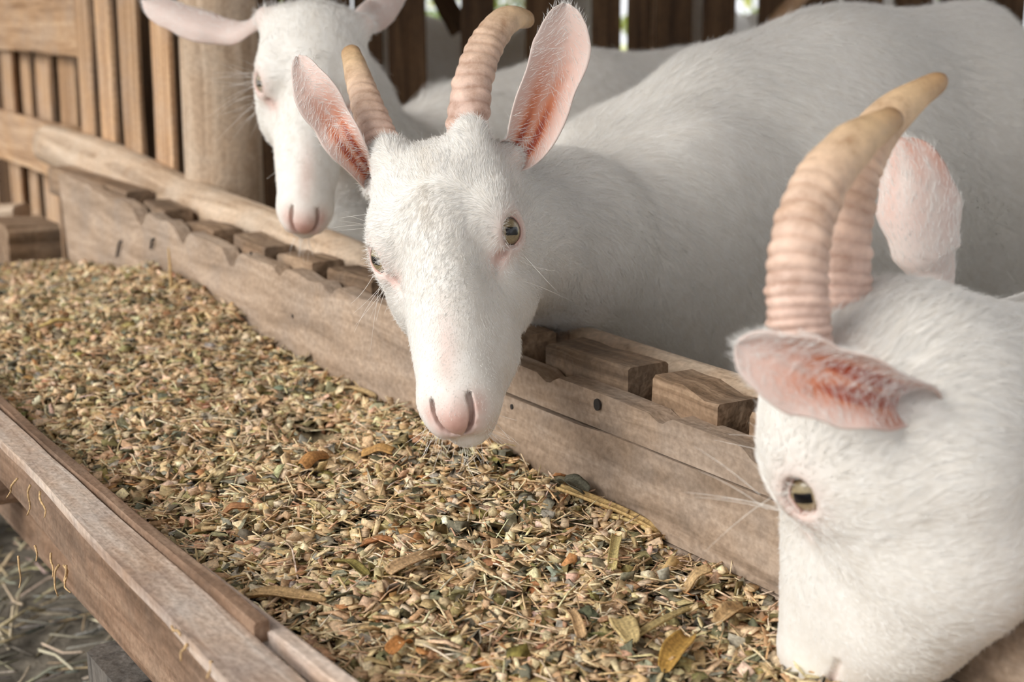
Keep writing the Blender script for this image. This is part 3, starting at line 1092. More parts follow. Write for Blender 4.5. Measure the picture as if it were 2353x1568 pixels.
def extrude_board(name, outline, t_front, t_back, mat, parent=None, s0=0.0, lean=0.0):
    """outline: (s, z) points counter-clockwise; a board standing along the trough"""
    n = len(outline)
    zmin = min(z for _, z in outline)
    V = [(s - s0, 0.0 + lean * (z - zmin), z) for s, z in outline] + [(s - s0, (t_back - t_front) + lean * (z - zmin), z) for s, z in outline]
    F = [list(range(n)), [2 * n - 1 - i for i in range(n)]] + [[i, i + n, (i + 1) % n + n, (i + 1) % n] for i in range(n)]
    R = np.stack([TD, TN, (0, 0, 1)], 1)
    # x -> TD, y -> TN
    return local_obj(name, np.array(V), [f[::-1] for f in F], mat, R, tr(s0, t_front, 0), parent, smooth=False)


# ------------------------------------------------------------------ setting
def ground_mat():
    m, nt, b = new_mat('barn_ground')
    tc = nd(nt, 'ShaderNodeTexCoord')
    n = nd(nt, 'ShaderNodeTexNoise', i_Scale=14.0, i_Detail=8.0, i_Roughness=.7)
    nt.links.new(tc.outputs['Object'], n.inputs[0])
    r = ramp(nt, [(.3, (.10, .085, .065)), (.5, (.22, .19, .15)), (.7, (.36, .31, .24))], n.outputs[0])
    nt.links.new(r.outputs[0], b.inputs['Base Color'])
    b.inputs['Roughness'].default_value = .95
    bp = nd(nt, 'ShaderNodeBump'); bp.inputs['Distance'].default_value = .02
    nt.links.new(n.outputs[0], bp.inputs['Height']); nt.links.new(bp.outputs[0], b.inputs['Normal'])
    return m


def grass_mat():
    m, nt, b = new_mat('grass')
    tc = nd(nt, 'ShaderNodeTexCoord')
    n = nd(nt, 'ShaderNodeTexNoise', i_Scale=3.0, i_Detail=8.0, i_Roughness=.7)
    nt.links.new(tc.outputs['Object'], n.inputs[0])
    r = ramp(nt, [(.3, (.42, .48, .16)), (.5, (.60, .62, .28)), (.7, (.78, .74, .45))], n.outputs[0])
    nt.links.new(r.outputs[0], b.inputs['Base Color'])
    b.inputs['Roughness'].default_value = .9
    return m


def slab(name, x0, x1, y0, y1, z0, z1, mat, kind='structure', label=None, cat=None):
    V = [(x, y, z) for z in (z0, z1) for x, y in ((x0, y0), (x1, y0), (x1, y1), (x0, y1))]
    F = [[3, 2, 1, 0], [4, 5, 6, 7], [0, 1, 5, 4], [1, 2, 6, 5], [2, 3, 7, 6], [3, 0, 4, 7]]
    o = mesh_obj(name, V, F, mat)
    return tag(o, label, cat, None, kind)


slab('floor', -6, 6, -2.5, 5.6, -.05, 0, ground_mat(), label='dusty barn floor strewn with straw', cat='floor')
slab('lawn', -25, 25, 5.6, 40, -.12, -.03, grass_mat(), label='sunlit grass outside the barn', cat='grass')

# unseen roof: boards on rafters, eave drawn out low to shade the goats
W_ROOF = wood('roof_timber', (0.16, 0.10, 0.06), (0.26, 0.17, 0.10), (0.34, 0.23, 0.14))
roof = empty('unseen_roof', tr(-1, 2, 2.3)); tag(roof, 'unseen timber barn roof, eave drawn out to shade the goat pen', 'roof', None, 'structure')
for i in range(14):
    s = -5.2 + i * .62
    plank('roof_board', tr(s, -.55, 2.02), tr(s, 4.6, 2.95), .60, .03, W_ROOF, roof, up=(0, 0, 1), wob=.001, seg=3)
for t in (-.4, 1.2, 2.7, 4.2):
    plank('rafter', tr(-5.4, t, 2.05 + .1806 * t), tr(3.2, t, 2.05 + .1806 * t), .08, .12, W_ROOF, roof, seg=3)

# ------------------------------------------------------------------ slatted fence above the far end of the trough
FT = .885
fence = empty('slat_fence', tr(-2.6, FT, 0))
tag(fence, 'pale upright slat fence with cross rails left of the round post', 'fence')
# slats given by the photo's columns (left edge, right edge) at the top of the picture
for i, (u0, u1, off, zt) in enumerate([(-75, -28, .02, 2.1), (0, 26, 0, 2.1), (28, 66, .02, 2.1), (74, 112, .02, 2.1), (124, 168, .02, 2.1),
                                       (172, 206, -.028, 2.1), (220, 257, -.028, 2.1), (276, 322, -.028, 2.1), (345, 390, -.028, 2.1)]):
    a, b = at(u0, 60, t=FT + off), at(u1, 60, t=FT + off)
    s = (s_of(a) + s_of(b)) / 2
    w = abs(s_of(a) - s_of(b))
    plank('slat', tr(s, FT + off, .06 if u0 < 170 else .30), tr(s + .004, FT + off, zt), w * .88, .009, W_FENCE, fence, up=TN, wob=.0016, seg=14, seed=40 + i)
sA, sB = s_of(at(-60, 60, t=FT)), s_of(at(176, 60, t=FT))
for z, h, k in ((.805, .115, 0), (.545, .115, 1), (1.25, .11, 2)):
    plank('cross_rail', tr(sA, FT - .012 - .008 * k, z), tr(sB + .06, FT - .012 - .008 * k, z - .006), .026, h, W_FENCE, fence, wob=.002, seg=10, seed=60 + k)

post = log_('post', [tr(s_of(at(500, 60, t=.90)), .90, 0.0), tr(s_of(at(500, 60, t=.90)) + .004, .90, 1.2), tr(s_of(at(500, 60, t=.90)), .90, 2.3)], [.064, .062, .060], W_POLE, None, m=28, seed=3, knob=.015)
tag(post, 'thick round wooden post at the end of the slat fence', 'post')

# ------------------------------------------------------------------ back fence behind the goats
def back_y(x):
    return 3.25 - .04 * x


bf = empty('slat_fence', (0.6, back_y(.6), 0))
tag(bf, 'dark brown upright slat fence behind the goats', 'fence')
cols = [(590, 660), (668, 742), (750, 822), (826, 890), (902, 986), (1062, 1138), (1206, 1282), (1352, 1416), (1430, 1480), (1491, 1570), (1594, 1664),
        (1716, 1786), (1814, 1884), (1900, 1985), (2010, 2090), (2110, 2190), (2205, 2289), (2307, 2336), (2344, 2420), (2450, 2530), (2548, 2628), (2650, 2735), (2752, 2830), (2850, 2930), (2955, 3035), (3050, 3130), (3150, 3235)]
for i, (u0, u1) in enumerate(cols):
    x0 = (u0 - CX) / F_PX * 3.3; x1 = (u1 - CX) / F_PX * 3.3
    xm = (x0 + x1) / 2
    lean = .018 * (1 - (u0 - 590) / 1900)
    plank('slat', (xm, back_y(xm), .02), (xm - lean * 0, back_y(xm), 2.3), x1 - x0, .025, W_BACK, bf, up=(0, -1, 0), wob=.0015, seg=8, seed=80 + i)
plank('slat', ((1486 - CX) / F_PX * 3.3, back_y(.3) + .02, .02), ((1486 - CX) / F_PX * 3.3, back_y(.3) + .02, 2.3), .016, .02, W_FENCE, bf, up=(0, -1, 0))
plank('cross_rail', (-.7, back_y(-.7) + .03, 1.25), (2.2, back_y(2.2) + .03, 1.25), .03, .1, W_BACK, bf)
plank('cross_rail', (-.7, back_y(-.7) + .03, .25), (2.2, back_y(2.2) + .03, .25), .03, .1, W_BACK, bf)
# leaning boards seen in its gaps
plank('brace', at(1060, 72, 3.36), at(985, -60, 3.36), .05, .02, W_BACK, bf, up=(0, -1, 0))
lp = log_('leaning_pole', [at(1735, 110, 3.05), at(1790, 45, 3.05), at(1860, -30, 3.04), at(1990, -150, 3.02)], [.016, .017, .018, .018], W_FENCE, None, seed=5)
tag(lp, 'thin round pole leaning at a slant in front of the dark fence', 'pole')

# board wall that closes the pen on the left, seen between the pale slats
wl = empty('wall_left', (-1.6, 3.9, 0)); tag(wl, 'dark boarded wall behind the pale slats', 'wall', None, 'structure')
A, B = np.array([-.60, 3.35, 0]), np.array([-4.4, 6.2, 0])
for i in range(26):
    p = A + (B - A) * (i + .5) / 26
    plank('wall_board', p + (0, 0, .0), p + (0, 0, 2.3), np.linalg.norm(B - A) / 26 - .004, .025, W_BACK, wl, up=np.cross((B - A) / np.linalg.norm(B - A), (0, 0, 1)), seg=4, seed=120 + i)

# ------------------------------------------------------------------ the feed trough
trough = empty('feed_trough', tr(-1.5, .52, 0))
tag(trough, 'long low wooden feed trough of worn boards filled with chopped fodder', 'trough')
S0, S1 = -2.72, .15
zf = .372
for i, (t0, t1) in enumerate(((.345, .47), (.472, .60), (.602, .735))):
    plank('floor_board', tr(S0, (t0 + t1) / 2, zf - .011), tr(S1, (t0 + t1) / 2, zf - .011), t1 - t0, .022, W_GREY, trough, wob=.0008, seg=12)


def notch_outline(s0, s1, z0, z1, notches, r_, depth=.020, step=.035, wob=.0022, slope=0.0):
    """bottom edge left to right, then the worn top edge back; V notches at the given s"""
    top = []
    ss = list(np.arange(s0, s1, step)) + [s1]
    zt = z1 if callable(z1) else (lambda q: z1)
    for s in ss:
        top.append((s, zt(s) + r_.normal() * wob))
    for sn, w, d in notches:
        top = [p for p in top if abs(p[0] - sn) > w * 1.15]
        zz = zt(sn)
        top += [(sn - w, zz - .001), (sn - w * .45, zz - d * .75), (sn - w * .12, zz - d), (sn + w * .2, zz - d * .93), (sn + w * .55, zz - d * .35), (sn + w, zz + .001)]
    top.sort(key=lambda p: p[0])
    return [(s0, z0), (s1, z0)] + top[::-1]


r5 = np.random.default_rng(12)
BT = .722
s_left = s_of(at(160, 600, t=BT)); s_mid = s_of(at(972, 850, t=BT))
nl = [(s_of(at(u, v, t=BT)), w, d) for u, v, w, d in ((322, 480, .036, .022), (418, 508, .032, .020), (530, 545, .034, .022), (640, 580, .022, .010), (758, 640, .024, .010))]
s_k = s_of(at(480, 540, t=BT))
ob = notch_outline(s_left, s_mid, .365, lambda q: .517 + .030 * min(1, max(0, (s_k - q) / (s_k - s_left))), nl, r5)
ob = [(s if i else s - 0.0, z) for i, (s, z) in enumerate(ob)]
ob[-1] = (ob[-1][0] - .035, ob[-1][1])
extrude_board('back_board', ob, BT, BT + .022, W_TROUGH, trough, s_left)
# right half: three planks with open joints
zc, zd = .4715, .398
nr = [(s_of(at(u, v, t=BT)), w, d) for u, v, w, d in ((1255, 800, .018, .007), (1515, 890, .016, .006), (1740, 985, .018, .010))]
ot = notch_outline(s_mid + .002, S1, zc + .0007, .504, nr, r5, wob=.0008, step=.08)
extrude_board('back_board', ot, BT + .002, BT + .026, W_TROUGH, trough, s_mid)
extrude_board('back_board', [(s_mid + .002, zd + .0012), (S1, zd + .0005), (S1, zc - .0012), (s_of(at(1540, 1045, t=BT)), zc - .0002), (s_of(at(1400, 1000, t=BT)), zc + .0002), (s_of(at(1330, 965, t=BT)), zc - .0022), (s_mid + .002, zc - .0016)], BT, BT + .024, W_TROUGH, trough, s_mid)
extrude_board('back_board', [(s_mid + .002, .362), (S1, .362), (S1, zd - .0006), (s_mid + .002, zd - .0006)], BT - .001, BT + .023, W_TROUGH, trough, s_mid)

# blocks nailed on behind the worn edge, with open gaps at the notches
gaps = [s_of(at(u, v, t=BT + .045)) for u, v in ((130, 395), (330, 450), (425, 480), (540, 520), (648, 552), (765, 590), (900, 630), (1065, 690), (1258, 780), (1505, 860), (1732, 950))]
gaps += [gaps[-1] + .30, gaps[-1] + .58]
for i in range(len(gaps) - 1):
    a, b = gaps[i], gaps[i + 1]
    ga = [.0, .075, .065, .065, .045, .040, .035, .035, .045, .034, .030, .03, .03]
    zt = .5255 - .003 * (i > 6) + .014 * max(0, 2 - i) / 2
    plank('block', tr(a + ga[i] * .5, BT + .050, zt - .025 + r5.normal() * .001), tr(b - ga[i + 1] * .5, BT + .050 + r5.normal() * .002, zt - .025 + r5.normal() * .001), .046, .052, W_BLOCK, trough, wob=.0014, seg=5, chamf=.06, seed=300 + i)
plank('backing_board', tr(S0, BT + .083, .44), tr(S1, BT + .083, .43), .018, .15, W_BLOCK, trough, seg=14, seed=41)
pts = [tr(s_of(at(u, v, t=BT + .115)), BT + .115, z) for u, v, z in ((118, 340, .562), (260, 370, .548), (420, 430, .527), (620, 520, .516), (820, 600, .508), (1060, 690, .496), (1270, 760, .494), (1500, 830, .494), (1720, 890, .494), (2200, 1000, .494))]
log_('rail_pole', pts, [.040, .042, .037, .033, .029, .025, .023, .023, .023, .023], W_POLE, trough, n=80, seed=9, knob=.05)

# far end beam
plank('end_beam', tr(S0 - .02, .640, .405), tr(S0 - .02, .735, .405), .16, .085, W_BLOCK, trough, seg=4, seed=17)
plank('end_beam', tr(S0 - .42, .42, .40), tr(S0 - .15, .72, .415), .07, .085, W_POLE, trough, seg=4, seed=18)

# near side: broad worn rail, thin inner strip, dark gap and the brown outer board
RZ = .440


def plan_board(name, st, z0, z1, mat, parent, s0):
    """a flat board given by its outline (s, t) seen from above"""
    n = len(st)
    V = [(s - s0, t, z) for z in (z0, z1) for s, t in st]
    F = [list(range(n)), [2 * n - 1 - i for i in range(n)]] + [[i, i + n, (i + 1) % n + n, (i + 1) % n] for i in range(n)]
    return local_obj(name, np.array(V), [f[::-1] for f in F], mat, np.stack([TD, TN, (0, 0, 1)], 1), tr(s0, 0, 0), parent, smooth=False)


rr7 = np.random.default_rng(31)
sv = np.linspace(S0, S1, 46)
ti = np.interp(sv, [S0, -1.0, -.75, S1], [.325, .3245, .326, .330]) + rr7.normal(0, .0007, 46)
to = np.interp(sv, [S0, -1.35, -1.0, -.75, S1], [.301, .299, .2935, .286, .262]) + rr7.normal(0, .0009, 46)
plan_board('front_rail', list(zip(sv, to)) + list(zip(sv[::-1], ti[::-1])), RZ - .009, RZ, W_RAIL, trough, S0)
plank('inner_strip', tr(S0, .3325, RZ - .008), tr(-.80, .3320, RZ - .006), .011, .014, W_RUST, trough, wob=.0008, seg=24, seed=22)
plank('inner_strip', tr(-.93, .3345, RZ - .007), tr(S1, .3900, RZ - .007), .014, .014, W_RAIL, trough, wob=.0010, seg=14, seed=23)
plank('outer_board', tr(S0, .3170, .3985), tr(S1, .3080, .3985), .018, .041, W_RUST, trough, wob=.0012, seg=30, chamf=.2, seed=24)

# under-frame
plank('cross_beam', tr(-1.60, .10, .328), tr(-1.60, .84, .328), .075, .062, W_RUST, trough, seed=25)
plank('cross_beam', tr(-.45, .20, .328), tr(-.45, .84, .328), .075, .062, W_RUST, trough, seed=26)
plank('stringer', tr(S0, .395, .275), tr(S1, .395, .275), .05, .065, W_RUST, trough, seed=27)
plank('stringer', tr(S0, .70, .275), tr(S1, .70, .275), .05, .065, W_RUST, trough, seed=28)
for s in (-1.22, -2.3, -.2):
    plank('leg', tr(s, .395, .0), tr(s, .395, .243), .10, .10, W_GREY, trough, up=TN, seed=int(30 - s * 3))
    plank('leg', tr(s, .70, .0), tr(s, .70, .243), .09, .10, W_GREY, trough, up=TN, seed=int(60 - s * 3))

# bent nails in the left board, a knot in the right one
NAIL = plain('rusty_iron', (.03, .026, .024), .6)
for u, v, du, dv in ((268, 590, 8, -34), (346, 572, 5, -22)):
    p = at(u, v, t=BT - .004); q = at(u + du, v + dv, t=BT - .003)
    C = spline([p, p * .6 + q * .4 + np.array([0, 0, .002]), q, q + TN * .012], 12)
    Vn, Fn = tube_mesh(sweep(C, np.full(12, .0021), 8, TD))
    mesh_obj('nail', Vn, Fn, NAIL, trough, True)
for u, v, rr in ((1374, 930, .0045), (674, 727, .0022), (1178, 935, .0022), (578, 582, .002)):
    c = at(u, v, t=BT + .0005)
    ring = [c + TD * rr * math.cos(a) * 1.0 + np.array([0, 0, 1]) * rr * 1.2 * math.sin(a) for a in np.linspace(0, 2 * math.pi, 14, endpoint=False)]
    Vk = ring + [r - TN * .0016 for r in ring]
    Fk = [list(range(14))[::-1], list(range(14, 28))] + [[i, (i + 1) % 14, 14 + (i + 1) % 14, 14 + i] for i in range(14)]
    mesh_obj('knot', Vk, Fk, NAIL, trough)

# ------------------------------------------------------------------ shrubs in the light beyond the back fence
def leaf_mat():
    m, nt, b = new_mat('shrub_leaf')
    a = nd(nt, 'ShaderNodeAttribute', attribute_name='col')
    nt.links.new(a.outputs['Color'], b.inputs['Base Color'])
    b.inputs['Roughness'].default_value = .6
    return m


LEAFM = leaf_mat()
rl = np.random.default_rng(4)
for i, (x, y, w, h) in enumerate(((-3.4, 15.0, 1.5, 3.0), (.1, 15.6, 1.5, 3.4), (3.6, 15.0, 1.5, 2.9), (7.2, 15.7, 1.6, 3.5), (10.8, 15.2, 1.5, 3.1), (14.2, 15.8, 1.6, 3.3))):
    n = 2600
    q = rl.normal(size=(n, 3)); q /= np.linalg.norm(q, axis=1)[:, None]
    q *= (rl.random(n) ** .4)[:, None] * np.array([w, .8, h * .55])
    P = q + np.array([x, y, h * .52])
    L = rl.uniform(.07, .14, n)
    a_ = rl.normal(size=(n, 3)); a_ /= np.linalg.norm(a_, axis=1)[:, None]
    b_ = np.cross(a_, rl.normal(size=(n, 3))); b_ /= np.linalg.norm(b_, axis=1)[:, None]
    V = np.stack([P - a_ * L[:, None], P - b_ * (L * .45)[:, None], P + a_ * L[:, None], P + b_ * (L * .45)[:, None]], 1).reshape(-1, 3)
    F = np.arange(4 * n).reshape(-1, 4)
    c = np.array([(.30, .40, .09), (.42, .48, .14), (.55, .55, .20), (.22, .33, .07)])[rl.integers(0, 4, n)]
    c = np.repeat(np.concatenate([c, np.ones((n, 1))], 1), 4, axis=0)
    root = empty('shrub', (x, y, 0))
    tag(root, ['leafy green shrub outside, far left beyond the fence', 'leafy green shrub outside, behind the raised horn', 'leafy green shrub outside, behind the ear of the middle goat',
               'leafy green shrub outside, behind the withers of the middle goat', 'leafy green shrub outside, behind the rump of the middle goat', 'leafy green shrub outside, far right'][i], 'shrub', 'shrubs beyond the back fence')
    mesh_obj('foliage', V, F, LEAFM, root, False, {'col': ('FLOAT_COLOR', c)})['kind'] = 'stuff'
    log_('stem', [(x, y, -.03), (x + .05, y, h * .3), (x, y, h * .7)], [.05, .04, .02], W_POLE, root)

# ------------------------------------------------------------------ the goat in the middle

H1 = Frame(frame_from((0.006, -.890, -.455), (-.251, -.448, .858)), (-.058, 1.222, .634), 1.0, True)
H1.ax = (.74, .55, .34)


def chewing(q):
    """lower jaw swung to the goat's left"""
    f = np.clip((q[:, 1] + .01) / .10, 0, 1); f = f * f * (3 - 2 * f)
    low = np.clip((-.030 - q[:, 2]) / .045, 0, 1)
    return -f * (.002 + .013 * low * np.exp(-((q[:, 1] - .065) / .055) ** 2) + .002 * low)


H1.bend = chewing
H1.eye_open = 1.18
g1, V1, Q1, B1 = make_goat('goat', 'white goat with upright ridged horns facing the camera, muzzle over the trough', H1,
                           (.185, 1.67), (.61, 2.01), .80, neck_mid=np.array([.045, 1.44, .606]), neck_r=(.062, .084, .122), neck_base=.55, hh=.0018)
for sx in (-1, 1):
    make_eye(g1, H1, sx, slot_dir=(1, 0.1, 0.05), gaze=H1.R @ (np.array([sx * .70, .62, .36])))
make_horn(g1, [at(1072, 342, 1.275), at(1076, 255, 1.29), at(1090, 170, 1.31), at(1122, 92, 1.335), at(1168, 42, 1.36), at(1216, 42, 1.385)],
          [.0190, .0185, .0172, .0158, .0138, .0095], seed=1, rings=17)
make_horn(g1, [at(897, 392, 1.275), at(870, 318, 1.285), at(842, 240, 1.31), at(820, 170, 1.345), at(803, 112, 1.385)],
          [.0180, .0165, .0142, .0118, .0085], seed=2, rings=17)
make_ear(g1, [H1.w1(-.044, -.086, .006), H1.w1(-.058, -.094, .014), at(1206, 330, 1.288), at(1256, 205, 1.285), at(1290, 110, 1.285), at(1300, 8, 1.285)],
         ((.35, -.85, .15), (-.05, -.95, .1)), .028, seed=3, prof=((0, .55), (.15, .62), (.35, .82), (.55, .97), (.70, 1.0), (.82, .93), (.91, .76), (.97, .50), (1, .12)))
make_ear(g1, [H1.w1(.044, -.086, .006), H1.w1(.062, -.096, .018), at(805, 340, 1.262), at(765, 275, 1.265), at(720, 205, 1.265), at(684, 128, 1.285)],
         ((-.15, -.9, -.2), (.15, -.9, -.1)), .021, seed=4)
log('goat one')

# ------------------------------------------------------------------ the goat feeding in front
H2 = Frame(frame_from((-.262, .332, -.906), (-.768, .497, .404)), (.217, .882, .549), .94, True)
H2.ax = (.95, -.16, -.06)
H2.eo = .007
H2.eye_open = 1.22
g2, V2, Q2, B2 = make_goat('goat', 'horned white goat in profile with its muzzle down in the feed, nearest the camera', H2,
                           (.62, 1.12), (1.05, 1.45), .80, neck_mid=np.array([.37, .99, .527]), neck_r=(.082, .092, .130), neck_base=.55, throat=(((0, .150, -.080), .020), ((0, .085, -.089), .034), ((0, .015, -.090), .050), ((-.03, 0, -.006), .074)))
for sx in (-1, 1):
    make_eye(g2, H2, sx, slot_dir=(1, .3, .30), seed=2, gaze=H2.R @ np.array([sx * .95, .05, -.05]))
make_horn(g2, [at(1840, 800, .80), at(1832, 690, .80), at(1838, 560, .805), at(1880, 430, .82), at(1960, 330, .84), at(2065, 262, .87)],
          [.0178, .0178, .0170, .0160, .0135, .0070], seed=3, rings=22, smooth_from=.72)
make_horn(g2, [at(1950, 745, .85), at(1938, 640, .855), at(1945, 500, .865), at(1975, 370, .88), at(2050, 260, .90), at(2172, 176, .93)],
          [.0165, .0165, .0160, .0152, .0130, .0060], seed=4, rings=22, smooth_from=.75)
make_ear(g2, [at(2095, 900, .79), at(2042, 900, .765), at(1970, 882, .757), at(1880, 858, .757), at(1790, 832, .757), at(1692, 790, .760)],
         ((.1, -.85, -.35), (-.05, -.95, -.2)), .0265, seed=5, cup=((0, 1.9), (.2, 1.35), (.45, .95), (.8, .7), (1, .5)),
         prof=((0, .8), (.15, .86), (.35, .96), (.55, 1.0), (.68, .98), (.82, .84), (.92, .6), (.97, .36), (1, .06)), inner=1.15)
make_ear(g2, [H2.w1(.042, -.088, .004), at(2146, 660, .945), at(2135, 590, .945), at(2120, 500, .95), at(2100, 410, .96), at(2062, 318, .97)],
         ((.1, .95, .1), (.1, .95, .1)), .030, seed=6, outer_pink=.1, blotch=.45, twist=0)
log('goat two')

# ------------------------------------------------------------------ the goat behind on the left
H3 = Frame(frame_from((.03, -.70, -.71), (.14, -.70, .69)), at(716, 196, 1.76), 1.0, True)
H3.horned = False
g3, V3, Q3, B3 = make_goat('goat', 'hornless white goat hanging its head over the far end of the trough', H3,
                           (-.13, 2.24), (.31, 2.58), .725, neck_mid=np.array([-.240, 1.99, .70]), neck_r=(.062, .070, .105), neck_base=.60, hh=.003, hb=.007)
for sx in (-1, 1):
    make_eye(g3, H3, sx, slot_dir=(1, 0, 0), seed=4)
make_ear(g3, [H3.w1(.044, -.086, .004), H3.w1(.064, -.095, .016), at(540, 64, 1.88), at(460, 50, 1.90), at(390, 26, 1.92), at(328, 5, 1.94)],
         ((-.1, .75, -.6), (-.1, .8, -.5)), .027, seed=7, outer_pink=.2)
make_ear(g3, [H3.w1(-.044, -.086, .004), H3.w1(-.064, -.095, .016), at(880, 30, 1.91), at(905, -30, 1.92), at(930, -100, 1.93), at(950, -170, 1.94)],
         ((-.5, .8, .1), (-.5, .8, .1)), .034, seed=8, outer_pink=.15)
log('goat three')

# ------------------------------------------------------------------ two more goats behind the dark fence
for (lab, sh_, hp_, wz, hT, nose, up, hs) in (
        ('white goat standing behind the dark fence, seen through the gaps left of the raised horn', (-.02, 4.02), (-.56, 3.86), .80, (.30, 4.08, 1.02), (.85, -.35, -.35), (.3, -.1, .9), .95),
        ('white goat behind the dark fence, seen through the gap above the withers', (.60, 3.95), (1.12, 4.15), .84, (.42, 3.80, 1.08), (-.75, -.55, -.35), (-.2, -.2, .95), .95)):
    Hx = Frame(frame_from(nose, up), hT, hs, True); Hx.horned = False
    gx, Vx, Qx, Bx = make_goat('goat', lab, Hx, sh_, hp_, wz, hh=.008, hb=.014, face=False, group='goats in the neighbouring pen', neck_base=.62)
    for sx in (-1, 1):
        make_ear(gx, [Hx.w1(sx * .05, -.09, .01), Hx.w1(sx * .09, -.10, .02), Hx.w1(sx * .14, -.10, .02), Hx.w1(sx * .19, -.09, .0)], Hx.R[:, 1], .028, n_fur=50, seed=20)
log('goats behind')

# ------------------------------------------------------------------ coats
make_fur('fur', g1, V1, Q1, H1, B1, 260000, .0100, .00013, seed=11, zone=lambda c: 1 + 4 * np.clip((.27 - np.linalg.norm(c - H1.w1(0, .03, 0), axis=1)) / .12, 0, 1))
make_fur('fur', g2, V2, Q2, H2, B2, 90000, .0105, .00014, seed=12)
tuft_c = at(930, 200, 2.24)
make_fur('fur', g3, V3, Q3, H3, B3, 70000, .0115, .00018, seed=13, tuft=lambda P, ql, bl: (1 + 1.6 * np.exp(-(np.linalg.norm(P - tuft_c, axis=1) / .05) ** 2), .9 * np.exp(-(np.linalg.norm(P - tuft_c, axis=1) / .05) ** 2)), zone=lambda c: 1 + np.clip((.27 - np.linalg.norm(c - H3.w1(0, .03, 0), axis=1)) / .12, 0, 1))
log('fur')

whiskers(g1, H1, [((.058, .016, -.018), (.8, .35, -.6), 8, .045), ((-.058, .016, -.018), (-.8, .25, -.6), 5, .045), ((.052, -.012, .024), (.9, .1, .5), 5, .05),
                  ((.022, .165, -.066), (.6, .5, -.5), 16, .022), ((-.022, .165, -.066), (-.6, .5, -.5), 12, .022), ((0, .168, -.080), (0, .5, -.8), 18, .02)], seed=3)
whiskers(g2, H2, [((-.05, .03, .02), (-.2, .3, .9), 6, .05), ((.02, .03, .035), (.1, .2, .9), 8, .05)], seed=4)
whiskers(g3, H3, [((.058, .005, .010), (.9, .2, .2), 16, .055), ((.058, .016, -.018), (.8, .35, -.6), 12, .05), ((0, .168, -.080), (0, .5, -.8), 24, .025), ((.02, .10, -.06), (.7, .3, -.5), 14, .02)], seed=5)


# ------------------------------------------------------------------ chopped fodder
def feed_mat():
    m, nt, b = new_mat('fodder')
    a = nd(nt, 'ShaderNodeAttribute', attribute_name='col')
    tc = nd(nt, 'ShaderNodeTexCoord')
    n = nd(nt, 'ShaderNodeTexNoise', i_Scale=350.0, i_Detail=1.0, i_Roughness=.7)
    nt.links.new(tc.outputs['Object'], n.inputs[0])
    v = ramp(nt, [(.3, (.65, .63, .6)), (.7, (1.25, 1.24, 1.2))], n.outputs[0])
    c = mixc(nt, 1.0, a.outputs['Color'], v.outputs[0], 'MULTIPLY')
    nt.links.new(c, b.inputs['Base Color'])
    b.inputs['Roughness'].default_value = .75
    return m


FEEDM = feed_mat()
hole = at(725, 1010, z=.385)
hs_, ht_ = s_of(hole), float(hole @ TN)


def feed_z(s, t):
    s, t = np.asarray(s, float), np.asarray(t, float)
    z = .398 + 0 * s
    z = z + .050 * np.exp(-((s + 1.98) / .30) ** 2) * np.clip((t - .30) / .42, 0, 1)
    z = z + .012 * np.exp(-((s + 1.15) / .22) ** 2) * np.clip((t - .45) / .2, 0, 1)
    z = z - .014 * np.clip((s + .95) / .4, 0, 1.2) * np.clip((t - .3) / .3, 0, 1)
    z = z - .010 * np.clip((.46 - t) / .1, 0, 1)
    z = z - .020 * np.clip((-2.35 - s) / .25, 0, 1)
    z = z - .034 * np.exp(-(((s - hs_) / .065) ** 2 + ((t - ht_) / .045) ** 2))
    z = z + .004 * np.sin(31 * s + 9 * t) * np.sin(27 * t - 8 * s) + .003 * np.sin(57 * s - 20) * np.cos(49 * t)
    return z


def rand_rot(r_, n, tilt):
    yaw = r_.uniform(0, 2 * math.pi, n); ax = r_.uniform(0, 2 * math.pi, n); ti = np.abs(r_.normal(0, tilt, n))
    cy, sy = np.cos(yaw), np.sin(yaw)
    Rz = np.zeros((n, 3, 3)); Rz[:, 0, 0] = cy; Rz[:, 0, 1] = -sy; Rz[:, 1, 0] = sy; Rz[:, 1, 1] = cy; Rz[:, 2, 2] = 1
    k = np.stack([np.cos(ax), np.sin(ax), 0 * ax], 1)
    K = np.zeros((n, 3, 3)); K[:, 0, 2] = k[:, 1]; K[:, 1, 2] = -k[:, 0]; K[:, 2, 0] = -k[:, 1]; K[:, 2, 1] = k[:, 0]
    I = np.eye(3)[None]
    Rt = I + np.sin(ti)[:, None, None] * K + (1 - np.cos(ti))[:, None, None] * (K @ K)
    return Rt @ Rz


# templates: bar of 2 segments (12 points, bends), 10 quads
_tv = np.array([(x, y, z) for x in (-.5, 0, .5) for y, z in ((-.5, -.5), (.5, -.5), (.5, .5), (-.5, .5))])
_tf = np.array([[0, 1, 2, 3][::-1]] + [[i * 4 + j, i * 4 + (j + 1) % 4, (i + 1) * 4 + (j + 1) % 4, (i + 1) * 4 + j] for i in (0, 1) for j in range(4)] + [[8, 9, 10, 11]])


